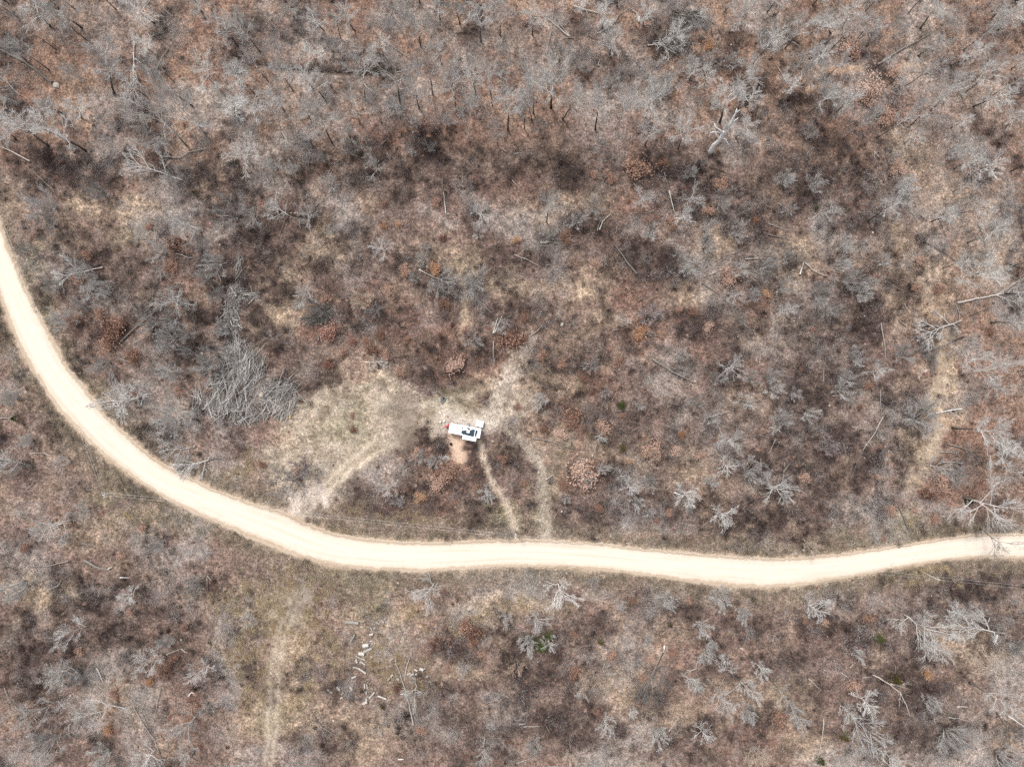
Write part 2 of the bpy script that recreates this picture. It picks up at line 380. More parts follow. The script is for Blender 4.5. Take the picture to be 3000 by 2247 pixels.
glade = ells([(690,930,70,80),(640,1000,60,50),(770,880,90,50),(860,890,60,50),(800,930,80,50),(930,900,60,30),(1010,895,60,22),(720,990,70,50),(830,850,50,25),(1090,875,50,30),(700,870,40,40)], .35)
# tracks and bare patches (photograph pixels)
tr_a1 = line_mask([(852,1516),(905,1462),(1000,1372),(1068,1312),(1100,1290)], 12, 6, .08)
tr_a2 = line_mask([(880,1520),(940,1462),(1030,1380),(1100,1330)], 14, 6, .08)
tr_a = line_mask([(850,1520),(930,1440),(1080,1318)], 44, 12, .15)
entry = ells([(640,1090,28,16),(668,1072,30,16),(622,1104,16,9)], .6)
apron = ells([(690,1075,50,28,.6),(725,1035,36,28,.5)], .8)
path_r = line_mask([(1404,1300),(1416,1345),(1432,1385),(1450,1425),(1478,1470),(1496,1515),(1508,1548)], 16, 8, .25)
path_up = line_mask([(1552,1005),(1522,1060),(1478,1130),(1448,1190),(1430,1240)], 30, 18, .5)
path_e = line_mask([(1430,1205),(1500,1260),(1555,1320),(1585,1400),(1600,1480),(1605,1580)], 26, 18, .4)
path_s = line_mask([(1240,1185),(1330,1200),(1420,1230)], 26, 16, .4)
camp = ells([(1005,925,45,28),(1035,910,40,22),(985,915,25,18)], .6)
pink = line_mask([(1334,1280),(1336,1312),(1346,1338)], 44, 7, .08)
mud = line_mask([(1190,1185),(1188,1240),(1180,1300)], 62, 22, .2)
mud_line = np.maximum.reduce([line_mask(l, 4, 4, .05) for l in ([(1195,1198),(1222,1212),(1228,1228),(1215,1246),(1190,1258),(1165,1256)], [(1176,1290),(1188,1270),(1212,1262),(1228,1272)], [(1188,1300),(1205,1280),(1224,1284)])])
mud2 = ells([(645,1310,35,40)], .7)

tr_bl1 = line_mask([(838,1800),(808,1880),(795,1960),(788,2060),(782,2180),(760,2300),(740,2700)], 11, 7, .12)
tr_bl2 = line_mask([(862,1800),(832,1880),(818,1960),(811,2060),(805,2180),(790,2300),(770,2700)], 11, 7, .12)
tr_bl = line_mask([(850,1700),(820,1880),(806,1960),(800,2060),(794,2180),(775,2300),(750,2700)], 50, 20, .3)
streak = line_mask([(2368,215),(2520,196)], 10, 7, .2) + line_mask([(2600,210),(2690,188)], 10, 7, .2) + line_mask([(2350,268),(2440,258)], 8, 6, .2)
strip = line_mask([(2775,985),(2755,1080),(2735,1158),(2750,1260),(2730,1320),(2676,1390),(2655,1425)], 40, 16, .25)
fpath = line_mask([(1360,770),(1357,840),(1362,900),(1356,960)], 9, 7, .3)
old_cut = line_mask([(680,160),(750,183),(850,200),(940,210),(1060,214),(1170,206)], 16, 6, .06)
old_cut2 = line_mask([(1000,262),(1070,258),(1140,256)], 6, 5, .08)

A = alb
grain = fbm(20, 41, 3)
broad = fbm(150, 43, 4)
ground_rgb = np.zeros(GX.shape + (3,))
def lay(col, m):
    global ground_rgb
    m = np.clip(m, 0, 1)[..., None]
    ground_rgb = ground_rgb * (1 - m) + col * m
lay(A(144, 119, 107), np.ones_like(GX))
lay(A(128, 110, 100), np.clip((broad - 0.45) * 5, 0, 1) * 0.8)
lay(A(164, 130, 108), woods * (0.75 + 0.25*grain))
lay(A(182, 150, 124), woods * np.clip((fbm(110, 47) - 0.5) * 5, 0, 1) * 0.7)
lay(A(140, 104, 88), woods * np.clip((fbm(80, 57) - 0.52) * 6, 0, 1) * 0.7)
lay(A(178, 152, 128), (1-woods) * np.clip((fbm(100, 51) - 0.55) * 6, 0, 1) * 0.6)
lay(A(182, 170, 160), mP * 0.85)
lay(A(146, 100, 80), mRu * 0.75)
lay(A(204, 178, 148), mT * 0.9)
lay(A(192, 172, 140), .55 * mG * (0.5 + 0.5 * np.clip((fbm(30, 61) - 0.4) * 5, 0, 1)))
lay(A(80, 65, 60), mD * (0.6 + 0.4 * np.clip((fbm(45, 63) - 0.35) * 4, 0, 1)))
lay(A(146, 132, 112), verge * 0.75)
lay(A(142, 139, 102), mGr * 0.7)
lay(A(202, 185, 164), glade * 0.8)
lay(A(216, 202, 178), glade * np.clip((fbm(36, 91, 3) - .5) * 7, 0, 1) * .6)
lay(A(146, 132, 110), glade * np.clip((fbm(44, 95, 3) - .54) * 7, 0, 1) * .7)
lay(A(146, 142, 106), mGr * glade * 0.6)
lay(A(196, 182, 158), apron * 0.8)
lay(A(178, 160, 134), tr_a * 0.75)
lay(A(232, 214, 188), np.maximum(tr_a1, tr_a2) * 0.9)
lay(A(240, 222, 204), entry)
lay(A(226, 212, 194), path_up * 0.85)
lay(A(212, 200, 180), path_e * 0.8)
lay(A(206, 196, 168), path_s * 0.7)
lay(A(226, 214, 200), camp * 0.8)
lay(A(234, 200, 170), pink)
lay(A(232, 208, 178), path_r * 0.9)
lay(A(138, 126, 112), mud * 0.65)
lay(A(104, 90, 74), mud_line * 0.8)
lay(A(160, 149, 132), mud2 * 0.75)
lay(A(172, 156, 134), tr_bl * 0.25)
lay(A(210, 196, 174), np.maximum(tr_bl1, tr_bl2) * (.5 + .5*np.clip((fbm(40, 103, 3)-.35)*4, 0, 1)) * 0.9)
lay(A(222, 182, 142), np.clip(streak, 0, 1) * 0.9)
lay(A(214, 190, 160), fpath * 0.8)
lay(A(202, 182, 156), strip * (.3 + .7*np.clip((fbm(50, 101, 3)-.35)*4, 0, 1)) * 0.85)
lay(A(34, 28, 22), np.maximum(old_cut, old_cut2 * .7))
shoulder = np.clip(1 - RD / (5 + 30 * np.clip(fbm(34, 71, 3) - .25, 0, 1)), 0, 1)
lay(A(212, 186, 156), shoulder * 0.85)
lum = (ground_rgb * [.3, .5, .2]).sum(-1, keepdims=True)
ground_rgb = (ground_rgb * .80 + lum * [1.04, 1.0, .97] * .20) * [1.01, .985, .99]
bare = np.clip(np.maximum.reduce([tr_a*.8, tr_a1, tr_a2, entry, apron*.6, path_r, path_up*.8, path_e*.85, path_s*.7, glade*.55, camp, pink, mud, mud2, tr_bl*.5, tr_bl1, tr_bl2, streak, fpath*.8, strip*.75, np.maximum(old_cut, old_cut2), shoulder*1.2]), 0, 1)

def raster(a, px, py):
    fx = np.clip((px - PX0) / CELL - 0.5, 0, NXR - 1.001); fy = np.clip((py - PY0) / CELL - 0.5, 0, NYR - 1.001)
    ix = fx.astype(int); iy = fy.astype(int); tx = fx - ix; ty = fy - iy
    if a.ndim == 3: tx = tx[..., None]; ty = ty[..., None]
    return a[iy, ix]*(1-tx)*(1-ty) + a[iy, ix+1]*tx*(1-ty) + a[iy+1, ix]*(1-tx)*ty + a[iy+1, ix+1]*tx*ty

# ------------------------------------------------------------------ ground sheet
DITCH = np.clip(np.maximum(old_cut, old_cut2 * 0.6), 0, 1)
def gz(x, y):
    x = np.asarray(x, float); y = np.asarray(y, float)
    px = x * PPM + CX; py = CY - y * PPM
    z = 0.30*np.sin(0.061*x + 1.3)*np.cos(0.047*y - 0.4) + 0.16*np.sin(0.17*x - 0.12*y) + 0.10*np.sin(0.31*x + 0.27*y + 2)
    calm = np.clip((raster(RD, px, py) - 15) / 120, 0, 1)
    cx, cy = W(1362, 1262).x, W(1362, 1262).y
    calm = np.minimum(calm, np.clip((np.hypot(x - cx, y - cy) - 8) / 12, 0, 1))
    z = z * calm - 0.9 * raster(DITCH, px, py)
    return z
def gz1(x, y): return float(gz(np.array([x]), np.array([y]))[0])

def axis(lo, hi, step, far):
    core = np.arange(lo, hi + step/2, step)
    out = [hi]; s = step
    while out[-1] < far: s *= 1.5; out.append(out[-1] + s)
    outn = [lo]; s = step
    while outn[-1] > -far: s *= 1.5; outn.append(outn[-1] - s)
    return np.r_[np.array(outn[1:])[::-1], core, np.array(out[1:])]
ax = axis(-150, 150, 0.7, 2500); ay = axis(-115, 115, 0.7, 2500)
TX, TY = np.meshgrid(ax, ay)
TZ = gz(TX, TY)
nx, ny = len(ax), len(ay)
verts = np.c_[TX.ravel(), TY.ravel(), TZ.ravel()]
i = np.arange(nx*ny).reshape(ny, nx)
faces = np.stack([i[:-1, :-1], i[:-1, 1:], i[1:, 1:], i[1:, :-1]], -1).reshape(-1, 4)
me = bpy.data.meshes.new('ground')
me.vertices.add(len(verts)); me.vertices.foreach_set('co', verts.ravel())
me.loops.add(faces.size); me.loops.foreach_set('vertex_index', faces.ravel())
me.polygons.add(len(faces)); me.polygons.foreach_set('loop_start', np.arange(0, faces.size, 4)); me.polygons.foreach_set('loop_total', np.full(len(faces), 4))
me.polygons.foreach_set('use_smooth', np.ones(len(faces), bool))
me.update(); me.validate()
PXV = TX.ravel()*PPM + CX; PYV = CY - TY.ravel()*PPM
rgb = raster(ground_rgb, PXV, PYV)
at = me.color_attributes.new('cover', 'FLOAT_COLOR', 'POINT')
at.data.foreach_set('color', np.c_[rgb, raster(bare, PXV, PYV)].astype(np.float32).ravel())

m, nt, b = new_mat('leaf_litter_ground')
vc = nd(nt, 'ShaderNodeVertexColor', layer_name='cover')
n1 = noise(nt, 0.8, 5, 0.75); n2 = noise(nt, 2.3, 4, 0.75); n3 = noise(nt, 0.45, 4, 0.7)
f1 = ramp(nt, n1, [(0.32, 0.55), (0.50, 1.0), (0.68, 1.45)])
f2 = ramp(nt, n2, [(0.36, 0.42), (0.50, 1.0), (0.64, 1.7)])
f3 = ramp(nt, n3, [(0.32, 0.62), (0.68, 1.38)])
g = mix_rgb(nt, 1.0, f1, f2, 'MULTIPLY'); g = mix_rgb(nt, 1.0, g, f3, 'MULTIPLY')
# bare and packed soil is more even than litter
calm = nd(nt, 'ShaderNodeMath', operation='MULTIPLY'); nt.links.new(vc.outputs['Alpha'], calm.inputs[0]); calm.inputs[1].default_value = 0.65
g = mix_rgb(nt, calm.outputs[0], g, (1, 1, 1))
c = mix_rgb(nt, 1.0, vc.outputs['Color'], g, 'MULTIPLY')
# single pale leaves and dark gaps
vo = nd(nt, 'ShaderNodeTexVoronoi'); vo.inputs['Scale'].default_value = 2.6
tc = nd(nt, 'ShaderNodeTexCoord'); nt.links.new(tc.outputs['Object'], vo.inputs['Vector'])
leafm = ramp(nt, vo.outputs['Distance'], [(0.10, 0.55), (0.22, 0.0)])
sep = nd(nt, 'ShaderNodeSeparateColor'); nt.links.new(vo.outputs['Color'], sep.inputs[0])
pick = ramp(nt, sep.outputs[0], [(0.60, 0.0), (0.75, 1.0)])
lf = nd(nt, 'ShaderNodeMath', operation='MULTIPLY'); nt.links.new(leafm, lf.inputs[0]); nt.links.new(pick, lf.inputs[1])
leafc = mix_rgb(nt, sep.outputs[1], A(178, 128, 100), A(226, 200, 176))
c = mix_rgb(nt, lf.outputs[0], c, leafc)
nt.links.new(c, b.inputs['Base Color'])
b.inputs['Roughness'].default_value = 0.95; b.inputs['Specular IOR Level'].default_value = 0.1
bp = nd(nt, 'ShaderNodeBump'); bp.inputs['Strength'].default_value = 0.6; bp.inputs['Distance'].default_value = 0.25
nt.links.new(n2, bp.inputs['Height']); nt.links.new(bp.outputs['Normal'], b.inputs['Normal'])
me.materials.append(m)
ground = link('ground', me); ground['kind'] = 'structure'

# ------------------------------------------------------------------ gravel road with low gravel berms along its edges
prof = [(-1.06, -0.05, 1.0), (-1.01, 0.10, 1.0), (-0.96, 0.14, .95), (-0.90, 0.07, .80), (-0.74, 0.07, .42), (-0.5, 0.10, .12), (-0.25, 0.12, .0), (0, 0.13, .05), (0.25, 0.12, .0), (0.5, 0.10, .12), (0.72, 0.07, .46), (0.88, 0.06, .82), (0.94, 0.09, .95), (1.0, 0.06, 1.0), (1.06, -0.05, 1.0)]
SUB = 3
mid = resample(r_mid, NR*SUB); hin = resample(r_in, NR*SUB)
rng = np.random.RandomState(5)
def jitter(n, amp, k):
    a = rng.randn(n); ker = np.ones(k)/k
    return np.convolve(a, ker, 'same') * math.sqrt(k) * amp
vs, es, us = [], [], []
L = len(mid)
jl = jitter(L, 0.032, 2) + jitter(L, 0.03, 9) + jitter(L, 0.035, 35); jr = jitter(L, 0.032, 2) + jitter(L, 0.025, 9) + jitter(L, 0.03, 35)
for k in range(L):
    side = hin[k] - mid[k]
    for (t, z, e) in prof:
        tt = t * (1 + (jl[k] if t > 0 else jr[k]) * (abs(t) > 0.8))
        p = mid[k] - side * tt            # t>0: outer edge
        q = W(p[0], p[1])
        zz = z + gz1(q.x, q.y) + (rng.rand() * 0.05 if abs(t) > .85 else 0)
        vs.append((q.x, q.y, zz)); es.append(e); us += [t * 4.0, k * 0.012, 0.0]
P = len(prof)
fs = [(k*P+j, k*P+j+1, (k+1)*P+j+1, (k+1)*P+j) for k in range(L-1) for j in range(P-1)]
rme = bpy.data.meshes.new('gravel_road'); rme.from_pydata(vs, [], fs); rme.update()
rme.polygons.foreach_set('use_smooth', [True]*len(rme.polygons))
ea = rme.attributes.new('edge', 'FLOAT', 'POINT'); ea.data.foreach_set('value', es)
ua = rme.attributes.new('lane', 'FLOAT_VECTOR', 'POINT'); ua.data.foreach_set('vector', us)
m, nt, b = new_mat('packed_gravel')
la = nd(nt, 'ShaderNodeAttribute', attribute_name='lane')
n3 = noise(nt, 1.0, 4, 0.6, vec=la.outputs['Vector'])
ed = nd(nt, 'ShaderNodeAttribute', attribute_name='edge')
n1 = noise(nt, 0.5, 5, 0.65); n2 = noise(nt, 5.0, 3, 0.7)
ad = nd(nt, 'ShaderNodeMath', operation='MULTIPLY_ADD'); nt.links.new(n1, ad.inputs[0]); ad.inputs[1].default_value = 0.9; ad.inputs[2].default_value = -0.45
s = nd(nt, 'ShaderNodeMath', operation='ADD'); nt.links.new(ed.outputs['Fac'], s.inputs[0]); nt.links.new(ad.outputs[0], s.inputs[1])
cr = ramp(nt, s.outputs[0], [(0.0, (0.60, 0.53, 0.455)), (0.5, (0.53, 0.46, 0.385)), (0.75, (0.385, 0.30, 0.225)), (1.0, (0.42, 0.345, 0.275))])
sp = ramp(nt, n2, [(0.3, 0.86), (0.7, 1.1)])
edge_sp = mix_rgb(nt, ed.outputs['Fac'], (1, 1, 1), sp)
cc = mix_rgb(nt, 1.0, cr, edge_sp, 'MULTIPLY')
cc = mix_rgb(nt, 1.0, cc, ramp(nt, n3, [(0.32, (0.90, 0.87, 0.83)), (0.5, 1.0), (0.7, 1.04)]), 'MULTIPLY')
nt.links.new(cc, b.inputs['Base Color']); b.inputs['Roughness'].default_value = 0.95; b.inputs['Specular IOR Level'].default_value = 0.1
rme.materials.append(m)
road = link('gravel_road', rme); road['kind'] = 'structure'

# ------------------------------------------------------------------ labels: what it looks like, where it stands, which one in the row
ZONES = [(150,120,'in the top left corner'),(520,120,'left of the dark ditch at top'),(930,110,'above the dark curved ditch'),(930,330,'below the dark curved ditch'),(1350,120,'at top centre'),(1380,360,'in the woods at upper centre'),(1760,110,'at the top right of centre'),(1800,340,'in woods left of white snag'),(2180,330,'around the tall white snag'),(2300,90,'top edge right of centre'),(2640,180,'by the sandy streaks upper right'),(2900,140,'in the top right corner'),(2800,420,'on the right below the corner'),
 (180,430,'left edge above the road'),(560,450,'upper left above the stick windrow'),(150,720,'beside the road at left edge'),(420,700,'between road end and windrow'),(400,950,'inside the left road bend'),(640,800,'around the stick windrow'),(900,650,'upper middle right of windrow'),(1000,900,'above the grassy clearing'),(1300,600,'in the middle of upper thicket'),(1350,880,'above the camper'),(1560,1000,'by pale path above camper'),(1650,680,'in thicket right of centre'),(1800,560,'in thicket below white snag'),(1900,900,'mid right in the thicket'),(2200,700,'right thicket below the snag'),(2350,950,'right thicket beside bare strip'),(2600,700,'upper right beside dark thicket'),(2870,720,'right edge upper half'),(2870,1000,'right edge at mid height'),(2700,1150,'on the tan strip at right'),
 (450,1230,'between road and big brush pile'),(600,1380,'inside the bend below brush pile'),(850,1400,'beside the dirt track entrance'),(1000,1250,'in grassy clearing left of camper'),(1150,1450,'between dirt track and pole'),(1300,1380,'just below the camper'),(1480,1330,'along the rocky footpath'),(1560,1200,'just right of the camper'),(1720,1250,'right of camper'),(1700,1480,'above road right of pole'),(2000,1300,'lower right thicket above road'),(2300,1250,'dark thicket far right of camper'),(2350,1480,'above the road far right'),(2650,1480,'above road toward right edge'),(2900,1480,'right edge above the road'),
 (100,1250,'outside the road bend at left'),(150,1450,'left of the roadside utility pole'),(420,1600,'below the leftmost utility pole'),(120,1750,'left edge lower half'),(400,1850,'lower left woods'),(150,2080,'in the bottom left corner'),(470,2100,'bottom edge left of grassy track'),(640,1820,'left of the grassy track'),(900,2080,'right of the grassy track'),(1080,1930,'among the sawn log scatter'),(1250,1790,'below road left of centre'),(1350,2050,'bottom right of the sawn logs'),(1620,1780,'below road at centre'),(1650,2080,'bottom edge at centre'),(1950,1800,'below the road right of centre'),(1980,2050,'below the dark fallen tree'),(2250,1900,'lower right below the road'),(2300,2130,'bottom edge right of centre'),(2450,1800,'below road at lower right'),(2600,2000,'dark patch at lower right'),(2750,1820,'right below the last pole'),(2880,2080,'in the bottom right corner')]
ORD = ['', 'first', 'second', 'third', 'fourth', 'fifth', 'sixth', 'seventh', 'eighth', 'ninth', 'tenth', 'eleventh', 'twelfth', 'thirteenth', 'fourteenth', 'fifteenth', 'sixteenth', 'seventeenth', 'eighteenth', 'nineteenth', 'twentieth']
REG = []
def reg(o, phrase, px, py, cat, group):
    o['category'] = cat; o['group'] = group
    REG.append((o, phrase, px, py))
    return o
def write_labels():
    sets = {}
    for o, ph, px, py in REG:
        z = min(ZONES, key=lambda q: (q[0]-px)**2 + (q[1]-py)**2)[2]
        sets.setdefault((ph, z), []).append((px, o))
    for (ph, z), l in sets.items():
        l.sort(key=lambda q: q[0])
        for k, (_, o) in enumerate(l):
            if len(l) == 1: o['label'] = f'{ph} {z}'
            elif k == 0: o['label'] = f'leftmost {ph} {z}'
            elif k == len(l) - 1: o['label'] = f'rightmost {ph} {z}'
            else: o['label'] = f'{ORD[k+1]} {ph} from left, {z}'

# ------------------------------------------------------------------ plant prototypes
def rot_about(d, ang, rng):
    p = d.orthogonal().normalized()
    p = Quaternion(d, rng.uniform(0, 2*math.pi)) @ p
    return (d * math.cos(ang) + p * math.sin(ang)).normalized()

def limb(mb, p, d, L, r, depth, rng, S, up):
    """one branch with its side branches; the last order is a single sliver of twig"""
    if depth >= S['max']:
        w = d.orthogonal().normalized(); w = Quaternion(d, rng.uniform(0, 6.28)) @ w
        mid = p + d * L * 0.5 + Vector((rng.uniform(-1, 1), rng.uniform(-1, 1), rng.uniform(-.5, 1))) * L * 0.08
        e = p + d * L
        hw = w * r
        n = len(mb.v)
        mb.v += [tuple(p + hw), tuple(p - hw), tuple(mid - hw*.7), tuple(mid + hw*.7), tuple(e)]
        mb.f += [(n, n+1, n+2, n+3), (n+3, n+2, n+4)]; mb.m += [S.get('mt', 0)] * 2
        return
    segs = S['segs'][depth]
    pts = [p.copy()]; ds = [d.copy()]
    dd = d.copy()
    for i in range(segs):
        dd = (dd + Vector((rng.gauss(0, 1), rng.gauss(0, 1), rng.gauss(0, .7))) * S['wob'] + Vector((0, 0, up))).normalized()
        pts.append(pts[-1] + dd * L / segs); ds.append(dd.copy())
    rad = [r * (1 - 0.72 * i / segs) for i in range(segs + 1)]
    mb.tube(pts, rad, S['sides'][depth], cap=False, m=S.get('mt', 0) if depth >= S['max'] - 1 else 0)
    n = S['n'][depth]
    for i in range(n):
        t = S['t0'] + (1 - S['t0']) * (i + rng.random()) / n
        k = min(int(t * segs), segs - 1); f = t * segs - k
        q = pts[k].lerp(pts[k+1], f)
        cd = rot_about(ds[k+1], S['ang'] * rng.uniform(0.6, 1.35), rng)
        cl = L * S['len'][depth] * rng.uniform(0.6, 1.25) * (1.15 - 0.55 * t)
        limb(mb, q, cd, cl, max(r * (1 - .6*t) * 0.62, S['rmin']), depth + 1, rng, S, up)
    if depth + 1 <= S['max']:
        limb(mb, pts[-1], ds[-1], L * S['len'][depth] * 0.8, S['rmin'], S['max'], rng, S, up)

def tree_proto(seed, H, R, fork, nl, sub=(7, 6, 4), rmin=0.012, wide=1.0):
    rng = random.Random(seed)
    tb, cb = MB(), MB()
    S = dict(max=4, segs=[4, 4, 3, 2], sides=[5, 4, 3, 3], n=[0, *sub], len=[.5, .5, .55, .8], t0=0.2, ang=0.52, wob=0.13, rmin=rmin, mt=1)
    S['n'] = [0, sub[0], sub[1], sub[2]]
    lean = Vector((rng.uniform(-.03, .03), rng.uniform(-.03, .03), 0))
    zt = H * 0.86; N = 9
    r0 = 0.045 + H * 0.0082
    pts, rad = [], []
    wob = Vector((0, 0, 0))
    for i in range(N + 1):
        t = i / N
        wob = wob + Vector((rng.gauss(0, .06), rng.gauss(0, .06), 0))
        pts.append(Vector((0, 0, -0.3)) + Vector((0, 0, zt + .3)) * t + lean * H * t + wob)
        rad.append(r0 * (1.0 - 0.86 * t) * (1.35 if i == 0 else 1))
    k = max(2, int(round(N * fork)))
    tb.tube(pts[:k+1], rad[:k+1], 7)
    cb.tube(pts[k:], rad[k:], 6, cap=False)
    az = rng.uniform(0, 6.28)
    for i in range(nl):
        t = fork + (0.98 - fork) * (i / max(nl-1, 1)) ** 0.85
        kk = min(int(t * N), N - 1); q = pts[kk].lerp(pts[kk+1], t * N - kk)
        az += 2.4 + rng.uniform(-.5, .5)
        a = math.radians(64 - 40 * (t - fork) / (1 - fork)) * rng.uniform(.8, 1.15) * wide
        d = Vector((math.sin(a)*math.cos(az), math.sin(a)*math.sin(az), math.cos(a)))
        L = min(R * rng.uniform(.72, 1.1) / max(math.sin(a), .45), (H * 1.04 - q.z) / max(math.cos(a), .3))
        limb(cb, q, d, L * 0.8, max(rad[kk] * 0.6, 0.05), 1, rng, S, 0.05)
    return tb, cb, H, R

def sapling_proto(seed, H, R, ns, n1, n2):
    """several thin stems from one root that spread into a fine fuzz of twigs"""
    rng = random.Random(seed)
    tb, cb = MB(), MB()
    S = dict(max=3, segs=[4, 3, 2], sides=[4, 3, 3], n=[n1, n2, 6], len=[.55, .6, .8], t0=0.12, ang=0.46, wob=0.12, rmin=0.010, mt=1)
    for i in range(ns):
        az = 6.283 * i / ns + rng.uniform(-.4, .4)
        a = rng.uniform(.2, .95)
        d = Vector((math.sin(a)*math.cos(az), math.sin(a)*math.sin(az), math.cos(a)))
        b0 = Vector((rng.uniform(-.15, .15), rng.uniform(-.15, .15), -.1))
        L = H * rng.uniform(.6, .95)
        e = b0 + d * L * 0.3
        tb.tube([b0, e], [0.05, 0.035], 5)
        limb(cb, e, d, L * 0.6, 0.034, 0, rng, S, 0.02)
    return tb, cb, H, R

def measure(cb):
    a = np.array(cb.v)
    r = np.percentile(np.hypot(a[:, 0], a[:, 1]), 93); h = np.percentile(a[:, 2], 99)
    return float(h), float(r)

PROTO = {}
def add_proto(fam, res, trunk_mat, crown_mat):
    tb, cb, H, R = res
    h, r = measure(cb)
    tm = tb.mesh('trunk', M[trunk_mat], True); cm = cb.mesh('crown', [M['twig_white'], M[crown_mat]])
    PROTO.setdefault(fam, []).append((tm, cm, h, r))
for s in range(6): add_proto('tall', tree_proto(100+s, 17, 3.6, 0.48 + 0.03*(s % 3), 11, (7, 6, 7)), 'trunk_dark', 'twig_grey')
for s in range(5): add_proto('open', tree_proto(200+s, 11, 4.6, 0.34 + 0.04*(s % 2), 10, (7, 6, 7), 0.013, 1.12), 'trunk_grey', 'twig_white')
for s in range(6): add_proto('fuzz', sapling_proto(300+s, 4.6, 2.3, 10 + s, 7, 7), 'trunk_grey', 'twig_grey')
for s in range(3): add_proto('star', tree_proto(400+s, 6.5, 3.4, 0.22, 12, (6, 5, 5), 0.014, 1.3), 'trunk_grey', 'twig_white')

for s in range(2): add_proto('big', tree_proto(450+s, 13, 7.4, 0.3, 9, (7, 6, 6), 0.012, 1.15), 'trunk_grey', 'twig_grey')
for s in range(2): add_proto('bigdark', tree_proto(460+s, 11, 5.4, 0.3, 8, (6, 5, 5), 0.012, 1.1), 'trunk_dark', 'twig_dark')
TRI = {'n': 0}
def set_mat(o, mat, both=False):
    if len(o.material_slots) > 1:
        o.material_slots[1].link = 'OBJECT'; o.material_slots[1].material = M[mat]
        if mat in ('twig_grey', 'twig_white') and not both: return
    o.material_slots[0].link = 'OBJECT'; o.material_slots[0].material = M[mat]

prng = random.Random(11)
TREE_XY = []
def stand(fam, name, base, top, h, cr, crown_mat=None, trunk_mat=None):
    tm, cm, ph, pr = prng.choice(PROTO[fam])
    B = W(*base); B.z = gz1(B.x, B.y) - 0.05
    T = W(*top, h)
    d = T - B
    q = d.to_track_quat('Z', 'Y') @ Quaternion((0, 0, 1), prng.uniform(0, 6.28))
    e = bpy.data.objects.new(name, None); e.empty_display_size = .3
    COL.objects.link(e)
    sx = cr / pr
    e.location = B; e.rotation_mode = 'QUATERNION'; e.rotation_quaternion = q
    e.scale = (sx, sx, d.length / ph)
    t = link('trunk', tm, e); c = link('crown', cm, e)
    if crown_mat: set_mat(c, crown_mat)
    if trunk_mat: set_mat(t, trunk_mat)
    return e

def est_h(base, top):
    b = np.array(base) - (CX, CY); t = np.array(top) - (CX, CY)
    rb = np.hypot(*b); rt = t.dot(b / rb)
    return float(np.clip(CAM_H * (1 - rb / max(rt, rb + 1)), 7.0, 21.0))

